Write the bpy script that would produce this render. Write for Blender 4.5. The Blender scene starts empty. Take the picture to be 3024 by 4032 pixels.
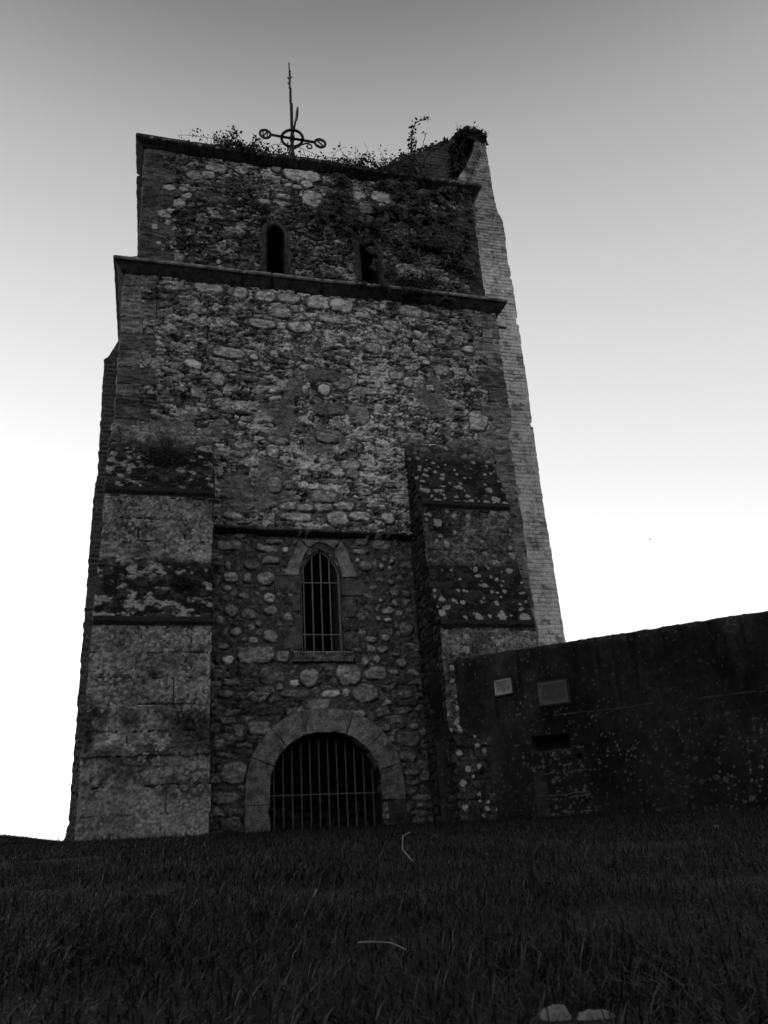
import bpy, bmesh, math, random
import numpy as np
from math import radians, sin, cos, pi
from mathutils import Vector, Matrix
random.seed(7); rng = np.random.default_rng(11)
scene = bpy.context.scene
COL = scene.collection

# ------------------------------------------------------------------ camera
PITCH, ROLL, YAW = radians(22.4), radians(-3.7), radians(15.8)
CAM = Vector((0.0, -12.0, 0.0))
fw = Vector((sin(YAW)*cos(PITCH), cos(YAW)*cos(PITCH), sin(PITCH)))
rt = Vector((cos(YAW), -sin(YAW), 0)); up = rt.cross(fw)
r2 = rt*cos(ROLL) + up*sin(ROLL); u2 = -rt*sin(ROLL) + up*cos(ROLL)
cd = bpy.data.cameras.new('camera'); cam = bpy.data.objects.new('camera', cd); COL.objects.link(cam)
cam.matrix_world = Matrix(((r2.x, u2.x, -fw.x, CAM.x), (r2.y, u2.y, -fw.y, CAM.y), (r2.z, u2.z, -fw.z, CAM.z), (0, 0, 0, 1)))
cd.sensor_fit = 'VERTICAL'; cd.sensor_height = 36.0; cd.lens = 36.0*3330/4032
cd.clip_start = 0.05; cd.clip_end = 3000
scene.camera = cam
cd.dof.use_dof = True; cd.dof.focus_distance = 12.5; cd.dof.aperture_fstop = 16.0

# ------------------------------------------------------------------ world, sun, exposure
SUN_AZ, SUN_EL = radians(-25), radians(4)      # behind the tower, low on the left (azimuth from +Y towards +X)
w = bpy.data.worlds.new('World'); scene.world = w; w.use_nodes = True
nt = w.node_tree; nt.nodes.clear()
def N(t, **k):
    n = nt.nodes.new(t)
    for a, b in k.items(): setattr(n, a, b)
    return n
def math_(op, a, b=None, clamp=False):
    n = N('ShaderNodeMath', operation=op); n.use_clamp = clamp
    for i, v in enumerate((a, b)):
        if v is None: continue
        if isinstance(v, (int, float)): n.inputs[i].default_value = v
        else: nt.links.new(v, n.inputs[i])
    return n.outputs[0]
sky = N('ShaderNodeTexSky', sky_type='NISHITA'); sky.sun_disc = False
sky.sun_elevation = SUN_EL; sky.sun_rotation = SUN_AZ; sky.air_density = 1.0; sky.dust_density = 2.0; sky.ozone_density = 1.0
bw = N('ShaderNodeRGBToBW'); nt.links.new(sky.outputs[0], bw.inputs[0])
tc = N('ShaderNodeTexCoord'); sx = N('ShaderNodeSeparateXYZ'); nt.links.new(tc.outputs['Generated'], sx.inputs[0])
# the photograph is monochrome and contrasty: the sky's brightness by height, with the sun side brighter
ramp = N('ShaderNodeValToRGB'); el = ramp.color_ramp
pts = SKYPTS = [(0.0, 1.60), (0.20, 1.28), (0.38, 0.98), (0.50, 0.81), (0.60, 0.66), (0.71, 0.46), (0.80, 0.23), (0.90, 0.14), (1.0, 0.10)]
while len(el.elements) < len(pts): el.elements.new(0.5)
for e, (p, v) in zip(el.elements, pts):
    e.position = p; e.color = (v/2, v/2, v/2, 1)
nt.links.new(math_('MAXIMUM', sx.outputs[2], 0.0), ramp.inputs[0])
toward = math_('ADD', math_('MULTIPLY', sx.outputs[0], sin(radians(-20))), math_('MULTIPLY', sx.outputs[1], cos(radians(-20))))
side = math_('ADD', math_('MULTIPLY', toward, 0.34), 0.725)
nish = math_('MULTIPLY', bw.outputs[0], 0.03)                      # a share of the physical sky
val = math_('ADD', math_('MULTIPLY', math_('MULTIPLY', ramp.outputs[0], 2.0), side), nish)
bg = N('ShaderNodeBackground'); nt.links.new(val, bg.inputs[0]); bg.inputs[1].default_value = 1.0
out = N('ShaderNodeOutputWorld'); nt.links.new(bg.outputs[0], out.inputs[0])

sd = bpy.data.lights.new('sun', 'SUN'); sd.energy = 0.5; sd.angle = radians(6); sd.color = (1, 1, 1)
so = bpy.data.objects.new('sun', sd); COL.objects.link(so)
sdir = Vector((sin(SUN_AZ)*cos(SUN_EL), cos(SUN_AZ)*cos(SUN_EL), sin(SUN_EL)))
so.rotation_euler = sdir.to_track_quat('Z', 'Y').to_euler()
scene.view_settings.view_transform = 'Standard'; scene.view_settings.look = 'None'
scene.view_settings.exposure = 0.0; scene.view_settings.gamma = 1.0

# notable stones and pale lichens of the masonry: x, z, width, height (metres), squared or round, tone
MAIN = [(0.58,9.1,0.46,0.18,1,0.34),(1.11,9.08,0.26,0.21,0,0.34),(1.53,9.06,0.33,0.21,1,0.4),(1.94,9.07,0.35,0.21,1,0.3),(2.47,9.05,0.45,0.27,1,0.42),(2.86,9.04,0.41,0.27,1,0.42),(2.7,8.73,0.5,0.19,1,0.3),(1.79,8.76,0.39,0.26,0,0.28),(1.69,8.5,0.35,0.15,1,0.36),(3.74,8.71,0.28,0.24,0,0.34),(0.37,7.59,0.28,0.16,0,0.5),(0.76,7.34,0.22,0.24,0,0.3),(1.48,8.49,0.43,0.18,1,0.38),(2.11,8.51,0.39,0.23,1,0.38),(-0.53,6.61,0.43,0.2,1,0.28),(1.0,4.97,0.27,0.13,0,0.3),(1.98,4.99,0.47,0.13,1,0.4),(1.89,5.16,0.3,0.13,1,0.34),(2.12,5.15,0.24,0.13,1,0.34),(4.12,9.07,0.43,0.22,1,0.34),(5.17,8.37,0.22,0.14,0,0.5),(3.97,7.59,0.17,0.19,1,0.42),(4.36,7.49,0.13,0.14,1,0.4),(5.18,6.91,0.31,0.39,1,0.36),(3.46,5.03,0.21,0.18,0,0.38),(4.33,8.01,0.14,0.12,0,0.38),(4.59,7.87,0.28,0.21,0,0.28),(2.43,5.21,0.32,0.22,0,0.3),(2.75,5.21,0.31,0.14,1,0.42),(2.64,4.99,0.39,0.22,0,0.36),(2.99,5.04,0.33,0.14,1,0.42),(2.5,7.3,0.19,0.2,0,0.46),(2.17,7.27,0.09,0.17,0,0.4),(2.78,7.36,0.16,0.11,0,0.38),(2.22,7.7,0.24,0.14,0,0.34),(2.8,7.46,0.31,0.25,0,0.2),(3.06,6.89,0.35,0.39,0,0.2),(2.44,6.91,0.26,0.24,0,0.13),(2.69,6.94,0.3,0.19,1,0.14),(2.88,5.92,0.29,0.19,1,0.4),(2.67,5.79,0.23,0.14,0,0.42),(2.91,5.77,0.21,0.16,0,0.26),(1.63,6.1,0.2,0.23,1,0.34),(2.55,6.43,0.4,0.23,1,0.2),(1.72,6.3,0.33,0.14,0,0.3),(3.09,5.46,0.21,0.12,0,0.34),(2.43,5.36,0.41,0.2,1,0.24),(1.65,5.51,0.24,0.26,0,0.2),(1.85,5.53,0.16,0.16,0,0.2),(0.92,7.84,0.49,0.2,1,0.34),(0.94,7.57,0.25,0.19,1,0.28),(0.76,7.34,0.24,0.24,0,0.3),(1.67,7.92,0.13,0.14,1,0.36),(1.34,7.82,0.13,0.12,0,0.4),(2.94,7.69,0.11,0.1,0,0.44),(3.23,7.72,0.13,0.11,0,0.36),(1.25,7.41,0.25,0.14,1,0.14),(2.48,7.57,0.48,0.2,1,0.13),(3.39,8.2,0.27,0.21,1,0.26),(3.59,8.51,0.14,0.14,0,0.38),(3.77,7.7,0.23,0.15,1,0.3)]
PANEL = [(1.54,4.51,0.32,0.16,1,0.2),(1.64,4.6,0.27,0.08,1,0.16),(1.82,4.47,0.09,0.09,0,0.36),(1.6,4.3,0.23,0.14,1,0.18),(0.99,4.01,0.21,0.17,0,0.26),(1.24,4.01,0.11,0.15,0,0.22),(1.51,4.01,0.25,0.19,0,0.24),(0.95,3.85,0.12,0.09,0,0.3),(1.49,3.83,0.12,0.06,1,0.22),(1.57,3.7,0.17,0.14,0,0.34),(1.59,3.51,0.17,0.13,0,0.18),(1.4,3.31,0.09,0.1,0,0.22),(1.29,3.26,0.09,0.09,0,0.32),(1.08,3.19,0.15,0.12,0,0.3),(1.58,3.12,0.19,0.18,0,0.26),(1.33,3.07,0.14,0.1,0,0.22),(1.38,2.86,0.53,0.26,1,0.2),(1.76,2.83,0.18,0.17,1,0.2),(0.96,2.78,0.16,0.12,0,0.4),(1.92,2.44,0.15,0.09,0,0.44),(1.59,2.56,0.35,0.25,1,0.1),(2.21,2.31,0.14,0.12,0,0.2),(2.44,2.28,0.27,0.12,0,0.4),(2.67,2.29,0.1,0.12,0,0.26),(2.96,2.27,0.39,0.27,0,0.18),(2.26,2.13,0.34,0.15,1,0.24),(2.72,2.55,0.36,0.3,1,0.24),(3.14,2.57,0.32,0.2,1,0.2),(2.98,2.75,0.09,0.16,0,0.3),(3.16,2.78,0.11,0.11,0,0.26),(3.55,2.73,0.15,0.15,0,0.22),(2.81,1.98,0.26,0.11,1,0.2),(3.0,4.48,0.23,0.08,1,0.3),(3.35,4.6,0.29,0.16,1,0.18),(3.02,4.65,0.21,0.12,1,0.16),(3.61,4.63,0.07,0.14,0,0.26),(2.94,4.33,0.05,0.07,0,0.44),(3.07,4.24,0.18,0.16,0,0.14),(3.39,4.37,0.09,0.11,0,0.2),(3.32,4.25,0.08,0.11,0,0.26),(3.46,4.22,0.07,0.05,0,0.32),(3.49,4.33,0.07,0.07,0,0.24),(3.38,3.53,0.19,0.11,0,0.26),(3.5,3.65,0.08,0.12,0,0.3),(3.28,3.69,0.06,0.06,0,0.38),(3.51,3.83,0.13,0.12,0,0.16),(3.22,3.41,0.08,0.08,0,0.26),(3.37,3.39,0.11,0.06,0,0.34),(3.55,3.5,0.1,0.1,0,0.2),(3.64,3.26,0.2,0.2,0,0.16),(0.96,4.52,0.36,0.15,1,0.16),(0.95,4.21,0.08,0.13,0,0.2),(1.13,1.79,0.14,0.15,1,0.2),(1.41,1.82,0.31,0.18,1,0.2),(1.66,1.79,0.11,0.1,0,0.22),(0.86,1.62,0.13,0.1,1,0.22),(1.07,1.23,0.32,0.27,1,0.16),(0.95,0.9,0.34,0.14,1,0.16),(3.66,1.79,0.13,0.08,1,0.16),(3.57,1.61,0.32,0.23,1,0.09),(3.53,1.36,0.26,0.13,1,0.12),(3.58,1.14,0.22,0.07,1,0.14),(3.58,4.68,0.08,0.16,0,0.18),(2.13,2.53,0.26,0.26,0,0.2),(3.46,3.99,0.1,0.1,0,0.14),(3.7,3.8,0.13,0.1,0,0.12),(3.45,2.85,0.13,0.06,0,0.22),(3.42,2.59,0.15,0.07,0,0.2),(1.26,3.46,0.21,0.15,0,0.14),(1.0,3.5,0.19,0.17,0,0.18),(0.84,3.36,0.11,0.14,0,0.16),(1.19,3.73,0.14,0.09,0,0.14),(1.3,4.21,0.22,0.15,0,0.1),(1.92,2.29,0.42,0.11,1,0.12),(1.69,2.38,0.11,0.11,0,0.2),(0.93,2.29,0.2,0.1,1,0.15),(3.22,1.78,0.17,0.11,1,0.1),(2.96,1.87,0.12,0.07,0,0.2),(0.89,2.98,0.16,0.09,0,0.2),(3.31,3.11,0.13,0.1,0,0.18),(3.09,3.08,0.17,0.1,0,0.22),(3.57,2.26,0.22,0.12,1,0.12),(3.26,2.93,0.15,0.1,0,0.2)]
UPPER = [(0.67,11.96,0.37,0.23,0,0.24),(2.26,12.07,0.68,0.3,1,0.4),(2.36,11.88,0.23,0.17,0,0.34),(2.45,11.53,0.41,0.4,0,0.3),(3.89,11.82,0.59,0.29,1,0.34),(4.26,11.64,0.31,0.24,0,0.36),(3.36,11.79,0.25,0.22,0,0.3),(1.13,11.99,0.23,0.21,0,0.24),(1.79,12.16,0.19,0.19,0,0.24),(2.0,11.8,0.17,0.1,0,0.34),(2.17,11.78,0.17,0.11,0,0.34),(4.15,12.44,0.32,0.2,0,0.36),(1.9,11.5,0.28,0.13,1,0.26),(1.59,11.32,0.33,0.12,1,0.22),(1.88,11.33,0.33,0.11,1,0.28),(0.31,11.73,0.32,0.2,0,0.22),(0.53,11.77,0.23,0.18,0,0.3),(-0.19,11.29,0.48,0.35,1,0.08),(0.59,11.26,0.58,0.21,1,0.1),(0.03,9.8,0.25,0.24,1,0.18),(-0.37,9.86,0.38,0.59,1,0.07),(-0.44,10.5,0.3,0.33,1,0.08),(-0.36,11.61,0.53,0.35,1,0.08),(4.19,10.17,0.4,0.24,1,0.3),(4.28,10.04,0.55,0.35,1,0.18),(3.53,11.51,0.35,0.31,1,0.16),(4.44,10.86,0.15,0.12,0,0.5),(3.97,9.79,0.29,0.26,1,0.1),(5.3,12.39,0.33,0.2,1,0.3),(5.24,11.17,0.32,0.38,1,0.1)]
LICH =  [(-0.15,11.34,0.19,0.139),(0.17,11.23,0.16,0.144),(0.11,11.37,0.15,0.089),(0.04,11.05,0.21,0.156),(-0.23,10.75,0.18,0.167),(-0.15,10.72,0.125,0.111),(-0.11,10.84,0.125,0.111),(-0.15,10.57,0.1,0.1),(-0.36,10.44,0.1,0.122),(-0.03,10.45,0.07,0.067),(0.58,10.98,0.09,0.078),(1.09,10.64,0.12,0.089),(-0.28,10.11,0.09,0.078),(-0.03,10.03,0.1,0.056),(0.04,9.99,0.08,0.067),(0.76,10.28,0.06,0.056),(0.83,10.32,0.06,0.056),(0.75,9.85,0.07,0.089),(0.78,9.75,0.06,0.056),(-0.58,10.99,0.07,0.078)]

# ------------------------------------------------------------------ numpy noise
def hsh(i, j, s=0):
    n = (i.astype(np.int64)*374761393 + j.astype(np.int64)*668265263 + s*1442695041) & 0xffffffff
    n = ((n ^ (n >> 13))*1274126177) & 0xffffffff
    n = ((n ^ (n >> 16))*2246822519) & 0xffffffff
    n = n ^ (n >> 15)
    return (n & 0xffffff)/float(0xffffff)
def vn(x, y, s=0):
    i = np.floor(x); j = np.floor(y); a = x-i; b = y-j
    a = a*a*(3-2*a); b = b*b*(3-2*b); i = i.astype(np.int64); j = j.astype(np.int64)
    return (hsh(i, j, s)*(1-a)*(1-b) + hsh(i+1, j, s)*a*(1-b) + hsh(i, j+1, s)*(1-a)*b + hsh(i+1, j+1, s)*a*b)
def fbm(x, y, s=0, o=4, g=.5):
    t = 0; amp = 1; tot = 0
    for k in range(o):
        t = t + amp*vn(x*2**k + 17.3*k, y*2**k - 9.1*k, s+k*7); tot += amp; amp *= g
    return t/tot
def fb2(x, y, s=0, o=4, g=.6, k=2.3):
    return np.clip(.5+(fbm(x, y, s, o, g)-.5)*k, 0, 1)
def ss(a, b, x):
    t = np.clip((x-a)/(b-a), 0, 1); return t*t*(3-2*t)
def worley(x, z, cw, ch, s, jit=.8, p=2.6, grow=.25):
    gj = np.floor(z/ch).astype(np.int64)
    F1 = np.full(x.shape, 9.); F2 = np.full(x.shape, 9.); I = np.zeros(x.shape)
    for dj in (-1, 0, 1):
        j = gj+dj; off = .5*(j % 2) + .3*hsh(j, j*0+5, s)
        gi = np.floor(x/cw - off).astype(np.int64)
        for di in (-1, 0, 1):
            i = gi+di
            cx = (i+off+.5+jit*(hsh(i, j, s+1)-.5))*cw; cz = (j+.5+jit*.7*(hsh(i, j, s+2)-.5))*ch
            d = (np.abs((x-cx)/cw)**p + np.abs((z-cz)/ch)**p)**(1/p) - grow*(hsh(i, j, s+3)-.5)
            idn = hsh(i, j, s+4); c = d < F1
            F2 = np.where(c, F1, np.minimum(F2, d)); I = np.where(c, idn, I); F1 = np.where(c, d, F1)
    return F1, F2, I
def warp(x, z, s, amp, f):
    return x + amp*(fbm(x*f, z*f, s, 4, .65)-.5)*2.4, z + amp*(fbm(x*f+31, z*f+7, s+50, 4, .65)-.5)*2.0
def cells(x, z, s, cw, ch, lo, hi, mt, mw=.10, depth=.02, wamp=.03, grow=.3, k=1.6, crk=.9):
    """stones of about cw x ch with recessed mortar: height, albedo, stone mask, id"""
    X, Z = warp(x, z, s, wamp, 7); F1, F2, I = worley(X, Z, cw, ch, s, grow=grow)
    e = F2-F1; mwv = mw*(.5+1.2*fbm(x*1.7, z*1.7, s+9, 2))
    m = ss(mwv*.5, mwv*1.6, e)
    I2 = (I*7.77) % 1
    t = lo+(hi-lo)*I**k; _f1, _f2, fi = worley(X, Z, cw*.27, ch*.36, s+200, jit=.9, grow=.5); t = t*(.62+.76*fi)*(.78+.44*fb2(x*24, z*40, s+3, 3))
    h = depth*(m*(.55+.45*ss(0, .45, e))) + m*(I2-.5)*.02
    ck = (1-ss(.02, mwv*1.0+.05, e))*ss(.46, .52, fbm(x*6, z*11, s+12, 3)); h = h-.035*ck*crk; t = t*(1-crk*ck); mt = mt*(1-crk*ck)
    return h, mt*(.7+.6*fbm(x*14, z*14, s+8, 3))*(1-m)+t*m, m, I
def stamp(x, z, h, t, L, s, depth=.03, ring=.022, mort=.06):
    for n, (cx, cz, w_, h_, blk, tone) in enumerate(L):
        sel = (np.abs(x-cx) < w_*.75+.05) & (np.abs(z-cz) < h_*.75+.05)
        if not sel.any(): continue
        xs, zs = x[sel], z[sel]; q_ = min(w_, h_); X, Z = warp(xs, zs, s+n, .16*q_, .8/q_); X, Z = (X+.016*(fbm(xs*26, zs*26, s+n+1, 3)-.5)*2, Z+.016*(fbm(xs*26+9, zs*26, s+n+2, 3)-.5)*2)
        p = 3.6 if blk else 2.5; ang = (random.random()-.5)*(.08 if blk else .5)
        a = (X-cx)*cos(ang)+(Z-cz)*sin(ang); b = -(X-cx)*sin(ang)+(Z-cz)*cos(ang)
        d = (np.abs(a/(w_/2))**p + np.abs(b/(h_/2))**p)**(1/p)
        sc = min(w_, h_)/2; sd_ = (d-1)*sc
        m = ss(.006, -.008, sd_) if False else 1-ss(-.008, .006, sd_)
        rm = (1-ss(ring*.5, ring*1.3, sd_))*(1-m)
        hh, tt = h[sel], t[sel]
        tt = tt*(1-rm)+mort*rm; hh = hh*(1-rm)+(-.004)*rm
        tt = tt*(1-m)+tone*.9*(.5+.95*fb2(xs*12, zs*26, s+n, 4, .6))*(.75+.5*worley(X, Z, .06, .03, s+n+9, jit=.9)[2])*m; us = ss(.03, .0, np.abs(sd_))*ss(0, -.25, (Z-cz)/h_)*ss(.35, .6, fbm(xs*9, zs*9, s+n+5, 2)); tt = tt*(1-.8*us); hh = hh-.02*us  # us: crevice under each stone, with its shadow line painted dark
        hh = hh*(1-m)+(depth*(.75+.25*(1-np.clip(d, 0, 1)**3))+.022*(fbm(xs*16, zs*30, s+n+3, 4)-.5))*m
        h[sel] = hh; t[sel] = tt
    return h, t
def lichen(x, z, s, size, dens, ring=False):
    """crusty round patches: mask 0..1; dens may be an array 0..1"""
    X, Z = warp(x, z, s, size*.45, 1.6/size); F1, F2, I = worley(X, Z, size*2, size*2, s, jit=1, p=2, grow=0)
    r = .12+.33*((I*5.3) % 1)
    m = (1-ss(r-.05, r+.02, F1))*(I < dens)
    if ring: m = m*(.25+.75*ss(r*.45, r*.8, F1))
    return m*(.75+.5*fbm(x*40, z*40, s+5, 2))

# ------------------------------------------------------------------ mesh helpers
def mesh_np(name, V, Q, tone=None, mat=None, parent=None, smooth=True, tris=None):
    V = np.asarray(V, dtype=np.float32).reshape(-1, 3); Q = np.asarray(Q, dtype=np.int32).reshape(-1, 4)
    T = np.zeros((0, 3), np.int32) if tris is None else np.asarray(tris, np.int32).reshape(-1, 3)
    me = bpy.data.meshes.new(name); nq, n3 = len(Q), len(T)
    me.vertices.add(len(V)); me.vertices.foreach_set('co', V.ravel())
    me.loops.add(nq*4+n3*3); me.loops.foreach_set('vertex_index', np.concatenate([Q.ravel(), T.ravel()]))
    me.polygons.add(nq+n3)
    me.polygons.foreach_set('loop_start', np.concatenate([np.arange(nq)*4, nq*4+np.arange(n3)*3]).astype(np.int32))
    me.update(calc_edges=True); me.validate()
    if smooth: me.polygons.foreach_set('use_smooth', np.ones(len(me.polygons), bool))
    if tone is not None:
        a = me.attributes.new('tone', 'FLOAT', 'POINT'); a.data.foreach_set('value', np.asarray(tone, np.float32).ravel())
    if mat: me.materials.append(mat)
    o = bpy.data.objects.new(name, me); COL.objects.link(o)
    if parent: o.parent = parent
    return o
class MB:
    def __init__(s): s.v = []; s.f = []; s.t = []
    def add(s, v, f, tone=.1):
        b = len(s.v); s.v += [tuple(p) for p in v]; s.f += [tuple(b+i for i in q) for q in f]
        s.t += [tone]*len(v) if isinstance(tone, (int, float)) else list(tone)
    def grid(s, P, T, flip=False, mask=None):
        nv, nu = P.shape[:2]; b = len(s.v); idx = np.arange(nv*nu).reshape(nv, nu)+b
        s.v += [tuple(p) for p in P.reshape(-1, 3).tolist()]; s.t += T.reshape(-1).tolist()
        q = np.stack([idx[:-1, :-1], idx[:-1, 1:], idx[1:, 1:], idx[1:, :-1]], -1)
        if mask is not None: q = q[mask]
        q = q.reshape(-1, 4)
        if flip: q = q[:, ::-1]
        s.f += [tuple(x) for x in q.tolist()]
    def box(s, lo, hi, tone=.1):
        x0, y0, z0 = lo; x1, y1, z1 = hi
        s.add([(x0,y0,z0),(x1,y0,z0),(x1,y1,z0),(x0,y1,z0),(x0,y0,z1),(x1,y0,z1),(x1,y1,z1),(x0,y1,z1)],
              [(0,3,2,1),(4,5,6,7),(0,1,5,4),(1,2,6,5),(2,3,7,6),(3,0,4,7)], tone)
    def tube(s, pts, r, n=8, tone=.1, closed=False, cap=True):
        pts = [Vector(p) for p in pts]; m = len(pts); rs = r if isinstance(r, (list, tuple)) else [r]*m
        vs = []; ref = None
        for i, p in enumerate(pts):
            if closed: d = pts[(i+1) % m]-pts[i-1]
            else: d = pts[min(i+1, m-1)]-pts[max(i-1, 0)]
            d.normalize()
            if ref is None: ref = Vector((0, 0, 1)) if abs(d.z) < .9 else Vector((1, 0, 0))
            a = ref-d*ref.dot(d); a.normalize(); b = d.cross(a); ref = a
            vs += [p+(a*cos(2*pi*k/n)+b*sin(2*pi*k/n))*rs[i] for k in range(n)]
        fs = []
        for i in range(m if closed else m-1):
            for k in range(n):
                a0 = i*n; b0 = ((i+1) % m)*n; k2 = (k+1) % n
                fs.append((a0+k, a0+k2, b0+k2, b0+k))
        if cap and not closed: fs += [tuple(range(n))[::-1], tuple((m-1)*n+k for k in range(n))]
        s.add(vs, fs, tone)
    def build(s, name, mat, parent=None, smooth=False, bevel=0):
        me = bpy.data.meshes.new(name); me.from_pydata(s.v, [], s.f); me.update()
        if smooth: me.polygons.foreach_set('use_smooth', np.ones(len(me.polygons), bool))
        a = me.attributes.new('tone', 'FLOAT', 'POINT'); a.data.foreach_set('value', np.array(s.t, np.float32))
        me.materials.append(mat)
        o = bpy.data.objects.new(name, me); COL.objects.link(o)
        if parent: o.parent = parent
        return o
def empty(name, loc=(0, 0, 0)):
    o = bpy.data.objects.new(name, None); COL.objects.link(o); o.location = loc; o.empty_display_size = .2; return o
def tag(o, label=None, cat=None, group=None, kind=None):
    if label: o['label'] = label
    if cat: o['category'] = cat
    if group: o['group'] = group
    if kind: o['kind'] = kind
    return o

# ------------------------------------------------------------------ materials
def material(name, tone=None, attr=True, rough=.95, n1=30, a1=.35, n2=140, a2=.3, bump=.006, bs=60, spec=.15, metal=0, mul=1.0):
    m = bpy.data.materials.new(name); m.use_nodes = True; t = m.node_tree; t.nodes.clear(); L = t.links
    o = t.nodes.new('ShaderNodeOutputMaterial'); p = t.nodes.new('ShaderNodeBsdfPrincipled'); L.new(p.outputs[0], o.inputs[0])
    p.inputs['Roughness'].default_value = rough; p.inputs['Specular IOR Level'].default_value = spec; p.inputs['Metallic'].default_value = metal
    c = t.nodes.new('ShaderNodeTexCoord')
    def noise(sc, det=4):
        n = t.nodes.new('ShaderNodeTexNoise'); n.inputs['Scale'].default_value = sc; n.inputs['Detail'].default_value = det
        L.new(c.outputs['Object'], n.inputs['Vector']); return n.outputs['Fac']
    def mt(op, a, b):
        n = t.nodes.new('ShaderNodeMath'); n.operation = op
        for i, v in enumerate((a, b)):
            if isinstance(v, (int, float)): n.inputs[i].default_value = v
            else: L.new(v, n.inputs[i])
        return n.outputs[0]
    if attr:
        a = t.nodes.new('ShaderNodeAttribute'); a.attribute_name = 'tone'; base = a.outputs['Fac']
    else: base = tone
    f = mt('ADD', mt('MULTIPLY', mt('SUBTRACT', noise(n1), .5), a1*4), 1.0)
    g = mt('ADD', mt('MULTIPLY', mt('SUBTRACT', noise(n2, 2), .5), a2*4), 1.0)
    v = mt('MULTIPLY', mt('MULTIPLY', mt('MULTIPLY', base, mul), f), g); v = mt('MINIMUM', mt('MAXIMUM', v, .004), .85)
    L.new(v, p.inputs['Base Color'])
    if bump:
        b = t.nodes.new('ShaderNodeBump'); b.inputs['Distance'].default_value = bump; b.inputs['Strength'].default_value = .8
        L.new(mt('ADD', noise(bs, 6), mt('MULTIPLY', noise(bs*3, 3), .4)), b.inputs['Height']); L.new(b.outputs[0], p.inputs['Normal'])
    return m
M_stone = material('masonry', mul=1.12, a1=.5, a2=.5); M_dress = material('dressed_stone', n1=9, a1=.7, n2=70, a2=.7, bump=.015, bs=34)
M_brick = material('whitewashed_brick', n1=10, a1=.35, n2=50, a2=.3, bump=.004)
M_render = material('weathered_render', n1=16, a1=.35, n2=90, a2=.3, bump=.005)
M_iron = material('wrought_iron', attr=False, tone=.02, rough=.6, n1=40, n2=200, bump=.001, spec=.4)
M_bar = material('galvanised_bar', attr=False, tone=.17, rough=.55, n1=30, a1=.35, n2=120, a2=.3, bump=.0008, spec=.4)
M_leaf = material('leaves', rough=.55, n1=6, a1=.2, n2=40, a2=.2, bump=0, spec=.35)
M_stem = material('stems', rough=.8, n1=20, n2=80, bump=.001)
M_grass = material('grass_blades', rough=.6, n1=1.3, a1=.25, n2=12, a2=.15, bump=0, spec=.25)
M_ground = material('turf_soil', attr=False, tone=.008, n1=3, a1=.3, n2=30, a2=.3, bump=.01, bs=30)
M_dune = material('dune_grass', attr=False, tone=.08, n1=.4, a1=.4, n2=4, a2=.3, bump=.1, bs=1)
M_plate = material('plaque_metal', attr=False, tone=.24, rough=.5, n1=6, a1=.3, n2=60, a2=.12, bump=.0004, spec=.4)
M_plate2 = material('plaque_slate', attr=False, tone=.06, rough=.6, n1=5, a1=.15, n2=60, a2=.12, bump=.0004, spec=.3)
M_letter = material('lettering', attr=False, tone=.025, rough=.8, bump=0)
M_wood = material('plaque_board', attr=False, tone=.02, rough=.8, n1=30, n2=80, bump=.001)
M_rock = material('pebble', attr=False, tone=.2, n1=60, a1=.3, n2=250, a2=.3, bump=.002, bs=220)
M_straw = material('straw', attr=False, tone=.16, n1=30, a1=.2, n2=90, a2=.2, bump=0)
M_dim = material('shaded_gate_bar', attr=False, tone=.085, rough=.6, n1=30, a1=.4, n2=120, a2=.3, bump=.0008, spec=.3)  # gate bars: dimmer copy of the bar metal, reveal shade in its tone
M_bird = material('plumage', attr=False, tone=.03, bump=0)

# ------------------------------------------------------------------ heights of the ground
def gz(x, y):
    x = np.asarray(x, float); y = np.asarray(y, float)
    t = np.clip((y+12)/10.6, -2.0, 1.0)
    z = -.22+.65*t - .055*ss(-6, -1.5, y) + .24*ss(-2.6, .8, y)*ss(-.5, -2.2, x)
    z = z - .16*ss(5.2, 8.5, x)*ss(-9, -4, y)*ss(1.0, -1.5, y)
    z = z + .035*(fbm(x*.9, y*.9, 77, 3)-.5)
    return z - .012*np.maximum(y-3, 0)*(y < 60) - .68*(y >= 60)

# ------------------------------------------------------------------ openings
def arch(x0, x1, zb, zs, za, n=14):
    """outline of a pointed opening from bottom left over the top to bottom right"""
    wd = (x1-x0)/2; h = za-zs; R = (wd*wd+h*h)/(2*wd); xm = (x0+x1)/2
    th = math.asin(min(1, h/R))
    left = [(x0+R-R*cos(th*k/n), zs+R*sin(th*k/n)) for k in range(n+1)]
    right = [(2*xm-x, z) for x, z in left[::-1]][1:]
    return [(x0, zb)] + left + right + [(x1, zb)]
def inpoly(x, z, P):
    r = np.zeros(x.shape, bool); n = len(P)
    for i in range(n):
        x1, z1 = P[i]; x2, z2 = P[(i+1) % n]
        if z1 == z2: continue
        c = ((z1 > z) != (z2 > z)) & (x < (x2-x1)*(z-z1)/(z2-z1)+x1)
        r ^= c
    return r
GATE = arch(1.55, 3.12, -.3, 1.02, 1.735)
WIN = arch(2.035, 2.655, 2.90, 4.00, 4.49)
LAN1 = arch(1.585, 1.905, 9.5, 10.60, 10.81); LAN2 = arch(3.32, 3.64, 9.5, 10.52, 10.74)
def grow(P, d):
    n = len(P); out = []
    for i in range(n):
        a = Vector(P[max(i-1, 0)]); b = Vector(P[min(i+1, n-1)]); t = (b-a).normalized(); nn = Vector((-t.y, t.x))
        if i == 0 or i == n-1: nn = Vector((-1 if i == 0 else 1, 0))
        out.append((P[i][0]+nn.x*d, P[i][1]+nn.y*d))
    return out

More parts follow.
